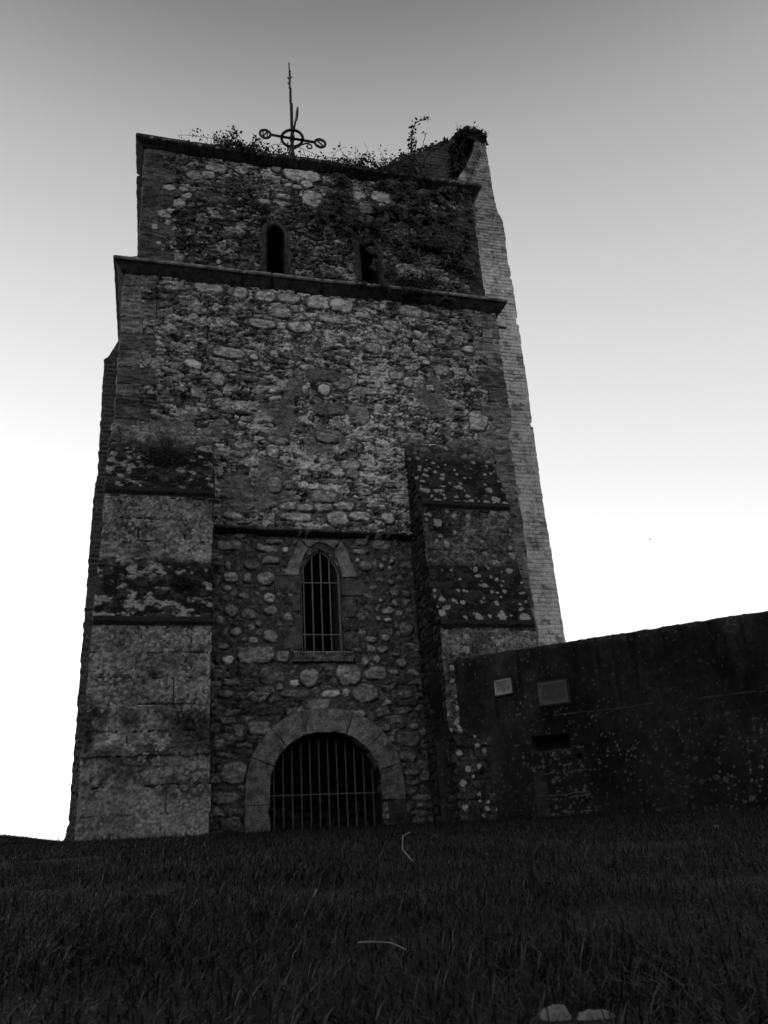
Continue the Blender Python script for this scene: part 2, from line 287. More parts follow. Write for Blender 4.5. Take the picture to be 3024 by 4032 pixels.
def hfgrid(u0, u1, v0, v1, du, fn, pos, edgeL=None, edgeR=None, fade=True, dv=None):
    nu = max(2, int(round((u1-u0)/du))+1); nv = max(2, int(round((v1-v0)/(dv or du)))+1)
    U, V = np.meshgrid(np.linspace(u0, u1, nu), np.linspace(v0, v1, nv))
    h, t = fn(U, V)
    if fade:
        s_ = np.minimum(U-u0, u1-U); h = h*ss(0, .03, s_)-.012*(1-ss(0, .03, s_))
    s = (U-u0)/(u1-u0); UU = U.copy()
    if edgeL is not None: UU = UU+edgeL(V)*(1-s)**6
    if edgeR is not None: UU = UU+edgeR(V)*s**6
    return U, V, pos(UU, V, h), t
def addskirt(mb, P, T, back):
    for sl in ((slice(None), 0), (slice(None), -1)):
        line = P[sl]; tt = T[sl]; G = np.stack([line, line+np.array(back)], 1); mb.grid(G, np.stack([tt, tt], 1))
def edgefn(s, amp, ch):
    return lambda V: amp*(hsh(np.floor(V/ch).astype(np.int64), np.zeros(V.shape, np.int64), s)-.5)*2 + amp*.6*(fbm(V*9, V*0, s+1, 3)-.5)*2

# ================================================================== THE TOWER
tower = tag(empty('church_tower', (2.5, 0, .4)), 'ruined square stone church tower of rubble with barred gate and buttresses', 'tower')
TI = Matrix.Translation((-2.5, 0, -.4))
def adopt(o):      # parts are modelled in world metres; the tower's Empty stands at its base
    o.matrix_parent_inverse = TI; return o

def quoins(x, z, h, t, xl, xr, s, lo=.05, hi=.14, skip=None, ch=.31):
    """squared corner stones alternating long and short"""
    for side, xe in ((0, xl), (1, xr)):
        d = (x-xe) if side == 0 else (xe-x)
        zz = z+.012*(fbm(x*5, z*5, s+side, 2)-.5); j = np.floor(zz/ch+side*.37).astype(np.int64); fz = zz/ch+side*.37-j
        L = .34+.22*(j % 2)+.08*(hsh(j, j*0, s+side)-.5)
        m = (d < L+.02*(fbm(x*9, z*9, s, 3)-.5)*2)
        joint = ((np.minimum(fz, 1-fz)*ch < .010) | (np.abs(d-L) < .012))&(fbm(x*6, z*6, s+11, 3) > .47)
        tone = lo+(hi-lo)*hsh(j, j*0+side, s+3)
        tt = tone*(.45+.9*fb2(x*7, z*15, s+6, 5, .65))*(.7+.6*worley(x+.04*fbm(x*9, z*9, 5, 2), z, .10, .045, s+77, jit=.9)[2]); hh = .012+.026*(fbm(x*8, z*34, s+2, 4)-.5)*2
        t = np.where(m, np.where(joint, .03, tt), t); h = np.where(m, np.where(joint, .004, hh), h)
    return h, t
SETS = [(0.0, 6.42), (-.66, 5.08), (-.66, 5.03), (-.615, 4.99), (-.62, 4.16), (-1.01, 3.09), (-1.01, 3.04), (-.965, 3.0),
        (-.98, 1.62), (-1.22, 1.36), (-1.22, 1.33), (-1.19, 1.30), (-1.21, -.2)]
def main_fn(x, z):
    s = 100
    h1, t1, m1, i1 = cells(x, z, s, .34, .17, .08, .36, .12, mw=.07, depth=.016, wamp=.06, k=1.3)
    h2, t2, m2, i2 = cells(x, z, s+20, .19, .085, .06, .38, .11, mw=.09, depth=.015, wamp=.05, k=1.3)
    h3, t3, m3, i3 = cells(x, z, s+40, .10, .045, .06, .34, .10, mw=.12, depth=.012, wamp=.035, k=1.3)
    big = (i1 > .62) & (m1 > .5); zone = fbm(x*.9, z*1.3, s+60, 3)
    small = (zone < .53) & (i2 < .85)
    h = np.where(big, h1, np.where(small, h3, h2)); t = np.where(big, t1, np.where(small, t3, t2))
    # fine broken texture, thin dark cracks, pale crusts
    rough = fbm(x*26, z*44, s+70, 4); h = h+.034*(rough-.5); crack = fbm(x*9, z*26, s+75, 4)
    cm = 1-ss(.36, .39, crack); h = h-.022*cm; t = t*(1-.72*cm)
    spk = ss(.58, .70, fbm(x*19, z*26, s+80, 4)); t = t*(1+.5*spk)+.05*spk; t = t*(.72+.56*fb2(x*30, z*44, s+82, 3))
    t = t*(.78+.36*fb2(x*.8, z*.8, s+90, 3, k=1.8))
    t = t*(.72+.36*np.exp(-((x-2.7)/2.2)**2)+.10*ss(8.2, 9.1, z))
    mp = fbm(x*1.6, z*1.1, s+95, 3); mm = ss(.66, .72, mp)*(z < 8.8)*.8; t = t*(1-mm)+.12*(.6+.8*fb2(x*14, z*20, s+97, 4))*mm; h = h*(1-.8*mm)+.012*mm
    h, t = stamp(x, z, h, t, MAIN, s+300, depth=.03, mort=.10)
    t = .168*np.power(np.maximum(t*1.22, 0)/.17, 1.08)
    h, t = quoins(x, z, h, t, -.80, 5.80, s+7, .10, .25)
    # hollow course on the left corner
    k = (x < .15)&(z > 6.72)&(z < 6.93); w_ = np.where(k, (fbm(x*4, z*30, 5, 3)), 0); t = np.where(k, t*(.25+.9*w_), t); h = np.where(k, h-.05*ss(.6, .3, w_)*ss(.15, -.1, x), h)
    # ---- panel under the middle string: cobbles in dark mortar, set back
    pz = (z < 4.73)&(x > .66)&(x < 3.86)
    hp, tp, mp_, ip = cells(x, z, s+500, .17, .12, .05, .20, .062, mw=.36, depth=.024, wamp=.045, grow=.5, crk=.25)
    hq, tq, mq, iq = cells(x, z, s+520, .30, .11, .05, .15, .05, mw=.16, depth=.022, wamp=.05, crk=.55)
    low = fbm(x*1.1, z*1.4, s+530, 2) + .35*ss(3.0, 2.0, z)+.3*ss(1.3, .8, x) - .1
    hp = np.where(low > .62, hq, hp); tp = np.where(low > .62, tq, tp)
    hp = hp+.012*(fbm(x*20, z*30, s+540, 3)-.5); tp = .9*tp*(.5+fb2(x*26, z*40, s+541, 3))
    hp, tp = stamp(x, z, hp, tp, PANEL, s+700, depth=.032, mort=.055, ring=.03)
    for P in (GATE, WIN):
        near = inpoly(x, z, [(a, b) for a, b in grow(P, .12)]); hp = np.where(near, np.minimum(hp, .0), hp)
    tp = tp*1.4
    h = np.where(pz, hp-.08, h); t = np.where(pz, tp, t)
    return h, t
def upper_fn(x, z):
    s = 900
    h1, t1, m1, i1 = cells(x, z, s, .38, .15, .06, .22, .085, mw=.06, depth=.018, wamp=.05)
    h2, t2, m2, i2 = cells(x, z, s+20, .20, .08, .05, .20, .07, mw=.09, depth=.018, wamp=.04)
    sel = fbm(x*1.1, z*1.6, s+5, 2) > .5
    h = np.where(sel, h1, h2); t = np.where(sel, t1, t2)
    h = h+.028*(fbm(x*24, z*40, s+70, 4)-.5); t = t*(.4+1.2*fb2(x*28, z*42, s+72, 3)); crack = fbm(x*9, z*30, s+75, 4)
    cm = 1-ss(.34, .41, crack); h = h-.02*cm; t = t*(1-.75*cm)
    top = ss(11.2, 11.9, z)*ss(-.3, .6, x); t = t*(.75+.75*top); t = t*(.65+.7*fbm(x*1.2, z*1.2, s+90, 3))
    h, t = stamp(x, z, h, t, UPPER, s+200, depth=.025, mort=.06)
    t = .120*np.power(np.maximum(t, 0)/.095, 1.2)
    lm = lichen(x, z, s+400, .05, .10*ss(1.6, 0, x)+.03); t = t*(1-lm)+.34*lm
    for n, (cx, cz, w_, h_) in enumerate(LICH):
        X, Z = warp(x, z, s+n, .03, 14); d = ((X-cx)/(w_/2))**2+((Z-cz)/(h_/2))**2; m = 1-ss(.8, 1.05, d)
        t = t*(1-m)+.48*m*(.8+.4*fbm(x*40, z*40, 3, 2)); h = h+.004*m
    h, t = quoins(x, z, h, t, -.61, 5.71, s+7, .06, .13)
    for n, (cx, cz, w_, h_) in enumerate(LICH[:16]):
        X, Z = warp(x, z, s+n, .03, 14); d = ((X-cx)/(w_/2))**2+((Z-cz)/(h_/2))**2; m = 1-ss(.8, 1.05, d); t = t*(1-m)+.45*m
    for P in (LAN1, LAN2):       # dressed surround
        near = inpoly(x, z, [(a, b) for a, b in grow(P, .11)]); j = np.floor(z/.28+.3); fz = z/.28+.3-j
        jt = np.minimum(fz, 1-fz)*.28 < .008
        h = np.where(near, np.where(jt, -.004, .006*(fbm(x*16, z*16, 4, 3)-.5)), h); t = np.where(near, np.where(jt, .03, .062*(.45+1.1*fb2(x*11, z*15, 9, 4))), t)
    return h, t
eL = edgefn(1, .014, .31); eR0 = edgefn(2, .016, .31)
def eR(V): return eR0(V)+.05*np.exp(-((V-7.15)/.22)**2)-.05*ss(6.85, 6.7, V)*ss(5.0, 5.6, V)-.02*ss(6.0, 4.8, V)
mb = MB()
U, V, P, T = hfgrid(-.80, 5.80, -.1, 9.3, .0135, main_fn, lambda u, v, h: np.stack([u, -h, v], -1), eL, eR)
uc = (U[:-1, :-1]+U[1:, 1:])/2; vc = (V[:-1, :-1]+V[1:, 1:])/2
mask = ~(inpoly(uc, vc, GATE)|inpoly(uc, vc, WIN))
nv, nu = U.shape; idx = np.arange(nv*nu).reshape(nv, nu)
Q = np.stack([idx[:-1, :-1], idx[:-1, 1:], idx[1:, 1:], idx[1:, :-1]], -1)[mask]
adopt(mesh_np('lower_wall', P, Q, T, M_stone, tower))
for sl in ((slice(None), 0), (slice(None), -1)):
    mb = MB(); ln = P[sl]; mb.grid(np.stack([ln, ln+np.array((0, .1, 0))], 1), np.stack([T[sl], T[sl]], 1)); adopt(mb.build('corner_return', M_stone, tower))
eL2 = edgefn(5, .012, .31); eR2 = edgefn(6, .02, .31)
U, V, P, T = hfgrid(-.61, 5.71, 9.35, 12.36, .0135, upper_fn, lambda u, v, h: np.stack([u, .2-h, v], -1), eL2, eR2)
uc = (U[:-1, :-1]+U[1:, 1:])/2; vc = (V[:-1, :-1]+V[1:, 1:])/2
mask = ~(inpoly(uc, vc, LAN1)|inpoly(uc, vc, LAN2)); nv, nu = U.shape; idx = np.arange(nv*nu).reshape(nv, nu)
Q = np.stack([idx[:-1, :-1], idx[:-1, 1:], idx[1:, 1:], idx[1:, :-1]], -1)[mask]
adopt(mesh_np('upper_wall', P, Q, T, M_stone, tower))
for sl in ((slice(None), 0), (slice(None), -1)):
    mb = MB(); ln = P[sl]; mb.grid(np.stack([ln, ln+np.array((0, .1, 0))], 1), np.stack([T[sl], T[sl]], 1)); adopt(mb.build('corner_return', M_stone, tower))

def side_fn(s):
    def f(x, z):
        h, t, m, i = cells(x, z, s, .28, .13, .06, .2, .04, mw=.15, depth=.03, wamp=.03); return h+.01*(fbm(x*20, z*30, s, 3)-.5), t
    return f
for xe, xt, sg in ((-.79, -.60, -1), (5.77, 5.69, 1)):
    mb = MB()
    U, V, P, T = hfgrid(.09, 4.0, -.1, 9.35, .04, side_fn(31), lambda u, v, h: np.stack([xe+sg*h, u, v], -1)); mb.grid(P, T)
    U, V, P, T = hfgrid(.29, 4.0, 9.35, 12.36, .04, side_fn(33), lambda u, v, h: np.stack([xt+sg*h, u, v], -1)); mb.grid(P, T)
    mb.add([(xe, .09, 9.33), (xt, .09, 9.33), (xt, 4, 9.33), (xe, 4, 9.33)], [(0, 1, 2, 3)], .1)
    adopt(mb.build('side_wall', M_stone, tower, smooth=True))
mb = MB()
U, V, P, T = hfgrid(-.60, 5.69, -.1, 12.36, .06, side_fn(35), lambda u, v, h: np.stack([u, 3.98+h, v], -1)); mb.grid(P, T)
mb.add([(-.79, 3.98, -.1), (-.6, 3.98, -.1), (-.6, 3.98, 9.35), (-.79, 3.98, 9.35), (5.69, 3.98, -.1), (5.77, 3.98, -.1), (5.77, 3.98, 9.35), (5.69, 3.98, 9.35)], [(0, 1, 2, 3), (4, 5, 6, 7)], .1)
adopt(mb.build('back_wall', M_stone, tower, smooth=True))
# roof slab over the chamber, below the parapet, with uneven earth on it
def roof_fn(x, y): return .10*fbm(x*1.3, y*1.3, 61, 4), .03+.02*fbm(x*6, y*6, 62, 3)
mb = MB(); U, V, P, T = hfgrid(-.6, 5.7, .22, 3.97, .08, roof_fn, lambda u, v, h: np.stack([u, v, 12.16+h], -1)); mb.grid(P, T)
adopt(mb.build('roof', M_stone, tower, smooth=True))
mb = MB(); mb.box((-.6, .9, 9.2), (5.7, 3.95, 9.35), .08); adopt(mb.build('upper_floor', M_stone, tower))
mb = MB(); mb.box((-.55, .62, 4.85), (5.7, 3.95, 4.95), .06); adopt(mb.build('middle_floor', M_wood, tower))

# reveals: the thickness of the wall inside each opening
def reveal(name, Pn, y0, y1, splay=0, tone=.12):
    mb = MB(); inner = Pn; outer = grow(Pn, splay) if splay else Pn; n = len(Pn)
    rows = [(outer, y0), (inner, y0+(.11 if splay else .0)), (inner, y1)] if splay else [(inner, y0), (inner, y1)]
    vs = []; fs = []
    for P_, y in rows: vs += [(x, y, z) for x, z in P_]
    for r in range(len(rows)-1):
        for i in range(n-1): fs.append((r*n+i, r*n+i+1, (r+1)*n+i+1, (r+1)*n+i))
        fs.append((r*n+n-1, r*n, (r+1)*n, (r+1)*n+n-1))
    mb.add(vs, fs, tone); return adopt(mb.build(name, M_dress, tower))
gate_o = reveal('gateway', GATE, .06, .75, tone=.022); win_o = reveal('window', WIN, .05, .75, tone=.10)  # gateway: recess shade put into a near-black reveal tone
lan_o = [reveal('lancet_window', LAN1, .19, .75, tone=.025), reveal('lancet_window', LAN2, .19, .75, tone=.025)]  # lancet reveals also near black, the recess shade painted into their tone

def block(poly, y0, y1, name, parent, tone, bev=.014, jit=.004, mat=None, sub=True):
    """a dressed stone: outline in X,Z, front face at y0"""
    bm = bmesh.new(); vs = [bm.verts.new((x, y0, z)) for x, z in poly]; f = bm.faces.new(vs)
    r = bmesh.ops.extrude_face_region(bm, geom=[f]); ev = [e for e in r['geom'] if isinstance(e, bmesh.types.BMVert)]
    for v in ev: v.co.y = y1
    bmesh.ops.recalc_face_normals(bm, faces=bm.faces)
    bmesh.ops.bevel(bm, geom=[e for e in bm.edges if all(abs(v.co.y-y0) < 1e-5 for v in e.verts)], offset=bev, segments=2, affect='EDGES', profile=.6)
    for v in bm.verts: v.co += Vector((random.uniform(-1, 1), random.uniform(-1, 1)*.6, random.uniform(-1, 1)))*jit
    me = bpy.data.meshes.new(name); bm.to_mesh(me); bm.free()
    a = me.attributes.new('tone', 'FLOAT', 'POINT'); a.data.foreach_set('value', np.full(len(me.vertices), tone, np.float32))
    me.materials.append(mat or M_dress); o = bpy.data.objects.new(name, me); COL.objects.link(o); o.parent = parent
    return o
def dense(poly, step=.05, amp=.006):
    out = []; n = len(poly)
    for i in range(n):
        a = Vector(poly[i]); b = Vector(poly[(i+1) % n]); k = max(1, int((b-a).length/step))
        for q in range(k):
            p = a.lerp(b, q/k); out.append((p.x+random.uniform(-amp, amp), p.y+random.uniform(-amp, amp)))
    return out
# gate arch: stones between inner and outer rings, joints where the photograph has them
def ringpt(t, off):        # t -1..1 along the arch from left spring to right spring
    x0, x1, zs, za = 1.55, 3.12, 1.02, 1.735; wd = (x1-x0)/2; h = za-zs; R = (wd*wd+h*h)/(2*wd); th = math.asin(h/R)
    a = th*(1-abs(t)); x = x0+R-(R+off)*cos(a); z = zs+(R+off)*sin(a)
    if abs(t) < .12: z = min(z, za+off*1.0)
    return (x, z) if t < 0 else (x0+x1-x, z)
joints = [-1.0, -.70, -.42, -.13, .22, .56, .90]
OFF = .33
def seg(t0, t1, off, n=7): return [ringpt(t0+(t1-t0)*k/n, off) for k in range(n+1)]
inv = [(-.735, -.43), (-.426, -.125), (-.121, .165), (.171, .50), (.506, .83), ]
for a, b in inv:
    pl = seg(a+.001, b-.001, .0)+seg(a+.001, b-.001, OFF)[::-1]
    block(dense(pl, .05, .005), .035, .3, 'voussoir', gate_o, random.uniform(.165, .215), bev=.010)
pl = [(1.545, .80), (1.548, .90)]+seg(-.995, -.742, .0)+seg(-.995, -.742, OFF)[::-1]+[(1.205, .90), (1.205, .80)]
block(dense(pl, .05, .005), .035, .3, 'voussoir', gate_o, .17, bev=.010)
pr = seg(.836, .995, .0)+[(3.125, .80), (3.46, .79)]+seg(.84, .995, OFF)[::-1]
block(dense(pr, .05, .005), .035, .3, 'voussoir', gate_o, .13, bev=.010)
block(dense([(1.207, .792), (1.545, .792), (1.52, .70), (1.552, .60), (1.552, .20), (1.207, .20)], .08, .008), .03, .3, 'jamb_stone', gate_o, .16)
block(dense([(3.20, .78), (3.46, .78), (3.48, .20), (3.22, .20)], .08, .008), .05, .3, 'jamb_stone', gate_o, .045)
# window dressings
W = dict(
 hl=[(1.788,4.068),(2.025,4.637),(2.17,4.50),(2.10,4.40),(2.045,4.25),(2.018,4.06)],
 tp=[(2.055,4.645),(2.672,4.650),(2.575,4.52),(2.50,4.56),(2.42,4.60),(2.345,4.615),(2.27,4.595),(2.19,4.52)],
 hr=[(2.691,4.634),(2.786,4.464),(2.812,4.347),(2.869,4.204),(2.944,4.063),(2.675,4.05),(2.645,4.25),(2.59,4.40),(2.585,4.50)],
 l1=[(1.637,4.03),(2.03,4.045),(2.034,3.783),(1.653,3.764)], l2=[(1.759,3.245),(2.031,3.272),(2.030,2.936),(1.766,2.947)],
 l3=[(1.86,3.74),(2.03,3.75),(2.031,3.52),(1.93,3.50)],
 r1=[(2.660,4.037),(2.798,4.037),(2.840,3.983),(2.992,4.013),(3.096,3.822),(3.082,3.790),(2.854,3.760),(2.655,3.757)],
 r2=[(2.656,3.744),(2.841,3.747),(2.899,3.527),(2.838,3.427),(2.656,3.412)],
 r3=[(2.67,3.179),(2.851,3.192),(2.896,3.107),(2.872,2.985),(2.741,2.918),(2.658,2.996)], r4=[(2.656,3.39),(2.88,3.38),(2.89,3.22),(2.66,3.20)])
for k, pl in W.items():
    pl = [(1.16*0+x, z) for x, z in pl]
    block(dense(pl, .04, .007), .055 if k not in ('hl', 'tp', 'hr') else .045, .3, 'voussoir' if k in ('hl', 'tp', 'hr') else 'jamb_stone', win_o, {'hl': .23, 'tp': .20, 'hr': .23, 'l3': .09, 'r4': .07}.get(k, .10), jit=.005)
# window sill: a rough ledge
mb = MB(); n1 = 60; n2 = 14
rn0 = 0; uu, vv = np.meshgrid(np.linspace(1.89, 2.80, n1), np.linspace(0, 1, n2))
sy = np.interp(vv, [0, .3, .36, 1], [.35, -.02, -.035, -.02]); sz = np.interp(vv, [0, .3, .36, 1], [2.905, 2.885, 2.865, 2.735])
rn = fbm(uu*16, vv*3, 5, 4)-.5; sy2 = sy+.09*rn*(vv > .2); sz2 = sz+.035*rn; uu = uu+.05*(fbm(vv*6, uu*2, 6, 3)-.5)*(np.abs(uu-2.34) > .4)-.02*ss(.25, .75, np.abs(uu-2.34)/.5)*(vv > .9)
mb.grid(np.stack([uu, sy2, sz2], -1), np.where(vv < .34, .24, .13)*(.6+.8*fbm(uu*20, vv*5, 8, 3)), flip=True)  # skylit top of the sill painted paler than its front
mb.grid(np.stack([uu[:2]*1.0, np.stack([sy2[-1], sy2[-1]*0+.1]), np.stack([sz2[-1], sz2[-1]])], -1), np.full((2, n1), .08))
mb.build('window_sill', M_dress, win_o, smooth=True)
# lancets: roll moulding round the opening and head stones
for k, (P_, o) in enumerate(zip((LAN1, LAN2), lan_o)):
    path = grow(P_, .04); mb = MB(); mb.tube([(x, .205, z) for x, z in path], .028, 8, .07); mb.build('moulding', M_dress, o, smooth=True)
for o in [c for c in bpy.data.objects if c.parent in (gate_o, win_o, *lan_o)]: o.matrix_parent_inverse = Matrix.Identity(4)

# grilles
def grille(name, bars, cross, y, r, frame=None):
    mb = MB(); BM = M_bar if frame else M_dim
    if frame: mb.tube([(x, y-.005, z) for x, z in frame], .013, 6)
    else: mb.tube(cross[0], r*.9, 6)
    g = adopt(mb.build(name, BM, tower))
    for (x, z0, z1) in bars:
        mb = MB(); k = 12; mb.tube([(x+random.uniform(-.002, .002), y+.012, z0+(z1-z0)*i/k) for i in range(k+1)], r, 8); mb.build('bar', BM, g, smooth=True)
    for c in (cross if frame else cross[1:]):
        mb = MB(); mb.tube(c, r*.9, 6); mb.build('cross_bar', BM, g)
    return g
def top_at(P_, x):
    z = 0
    for (x1, z1), (x2, z2) in zip(P_[:-1], P_[1:]):
        if min(x1, x2) <= x <= max(x1, x2) and x1 != x2: z = max(z, z1+(z2-z1)*(x-x1)/(x2-x1))
    return z
gb = [(1.645+.1295*i, .25, top_at(GATE, 1.645+.1295*i)-.03) for i in range(12)]
grille('gate_grille', gb, [[(1.58, .36, .93), (2.3, .362, .925), (3.11, .36, .915)]], .35, .0115)
wb = [(2.093+.1345*i, 2.88, top_at(WIN, min(2.093+.1345*i, 2.64))-.03) for i in range(5)]
grille('window_grille', wb, [[(2.03, .115, 3.965), (2.66, .115, 3.975)], [(2.03, .115, 3.162), (2.68, .115, 3.163)]], .12, .0115, frame=[(x, z) for x, z in grow(WIN, -.012)])

# string courses and coping: one moulded profile each, with weathered joints
def course(name, prof, x0, x1, yback0, ret_l, ret_r, s, tone_top, tone_low, joints=(), amp=.012, wav=.02, gaps=()):
    """prof: (outward distance, z, tone) from top back to bottom back; front run plus returns along both sides"""
    mb = MB(); pr = np.array([(a, b) for a, b, *_ in prof]); tn = np.array([c for *_, c in prof])
    def run(path, nrm, y):
        pass
    d = pr[:, 0]; zz = pr[:, 1]
    # front
    n = int((x1-x0)/.03); xs = np.linspace(0, 1, n)
    A, D = np.meshgrid(xs, d); _, Z = np.meshgrid(xs, zz); _, TT = np.meshgrid(xs, tn)
    X = x0-np.maximum(D, 0)+(x1-x0+2*np.maximum(D, 0))*A
    no = amp*(fbm(X*9, Z*20, s, 4)-.5)*2*(D > 0); jd = np.zeros_like(X)
    for j in joints: jd = np.maximum(jd, 1-ss(.008, .03, np.abs(X-j)))
    wv = wav*(fbm(X*.8, X*0, s+3, 2)-.5)*2
    Y = yback0-D+no+.02*jd*(D > 0); Zz = Z+no*.7*(D > 0)+wv
    ed = ss(0, .06, np.minimum(X-x0+.17, x1+.17-X))
    lm = lichen(X, Z*1.5+D, s+4, .05, .5*(TT > (tone_top+tone_low)/2))
    T_ = TT*(.55+.9*fbm(X*12, Z*20+D*8, s+8, 4))*(1-.7*jd); T_ = T_*(1-lm)+.30*lm
    mb.grid(np.stack([X, Y, Zz], -1), T_, flip=True)
    for sg, xe, ys in ((-1, x0, ret_l), (1, x1, ret_r)):
        for (ya, yb) in ys:
            n = max(6, int((yb-ya)/.05)); t_ = np.linspace(0, 1, n); A, D = np.meshgrid(t_, d); _, Z = np.meshgrid(t_, zz); _, TT = np.meshgrid(t_, tn)
            Yst = (yback0-np.maximum(D, 0)) if ya == 0 else (np.zeros_like(D)+ya); Y = Yst+(yb-Yst)*A
            no = amp*(fbm(Y*9+40, Z*20, s+20, 4)-.5)*2*(D > 0)*ss(0, .06, A*(yb-ya))
            mb.grid(np.stack([xe+sg*(D-no), Y, Z+no*.7+(wav*(fbm(np.full_like(Y, (x0 if sg < 0 else x1))*.8, Y*0, s+3, 2)-.5)*2)*(1-A)], -1), TT*(.6+.8*fbm(Y*10, Z*15, s+9, 3)), flip=(sg < 0))
            for col in (0, -1):
                pts = [(xe+sg*a, float(Y[i, col]), float(zz[i])) for i, a in enumerate(d)]
                if ya != 0 or col == -1: mb.add(pts, [tuple(range(len(pts)))], .06)
    return adopt(mb.build(name, M_dress, tower, smooth=False))
course('string_course', [(-.22, 9.62, .12), (.06, 9.50, .16), (.13, 9.475, .30), (.165, 9.455, .28), (.175, 9.42, .20), (.165, 9.385, .05), (.13, 9.37, .04), (.06, 9.27, .04), (-.02, 9.19, .04)],  # tones carry light: lit nose painted pale, shaded underside painted dark
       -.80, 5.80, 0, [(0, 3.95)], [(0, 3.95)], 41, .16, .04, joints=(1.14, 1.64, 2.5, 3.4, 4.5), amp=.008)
course('coping', [(-.35, 12.42, .05), (.06, 12.40, .06), (.15, 12.385, .07), (.16, 12.31, .05), (.14, 12.29, .03), (.04, 12.20, .03), (-.02, 12.17, .03)],
       -.61, 5.71, .2, [(0, .95), (1.1, 3.95)], [(0, 3.95)], 51, .06, .03, joints=(.2, 1.4, 2.2, 3.0, 4.1, 4.75), amp=.014, wav=.035)
mb = MB()
xs = np.linspace(.69, 3.88, 120)
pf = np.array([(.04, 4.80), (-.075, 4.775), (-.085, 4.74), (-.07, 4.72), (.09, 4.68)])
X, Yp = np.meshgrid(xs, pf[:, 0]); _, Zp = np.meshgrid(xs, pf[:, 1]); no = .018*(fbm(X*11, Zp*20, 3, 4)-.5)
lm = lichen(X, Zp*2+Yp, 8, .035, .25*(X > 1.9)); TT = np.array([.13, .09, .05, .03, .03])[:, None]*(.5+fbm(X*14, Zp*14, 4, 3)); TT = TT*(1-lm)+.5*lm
mb.grid(np.stack([X, Yp+no, Zp+no*.6+.022*(X < 1.35)], -1), TT, flip=True); adopt(mb.build('string_course', M_dress, tower, smooth=True))

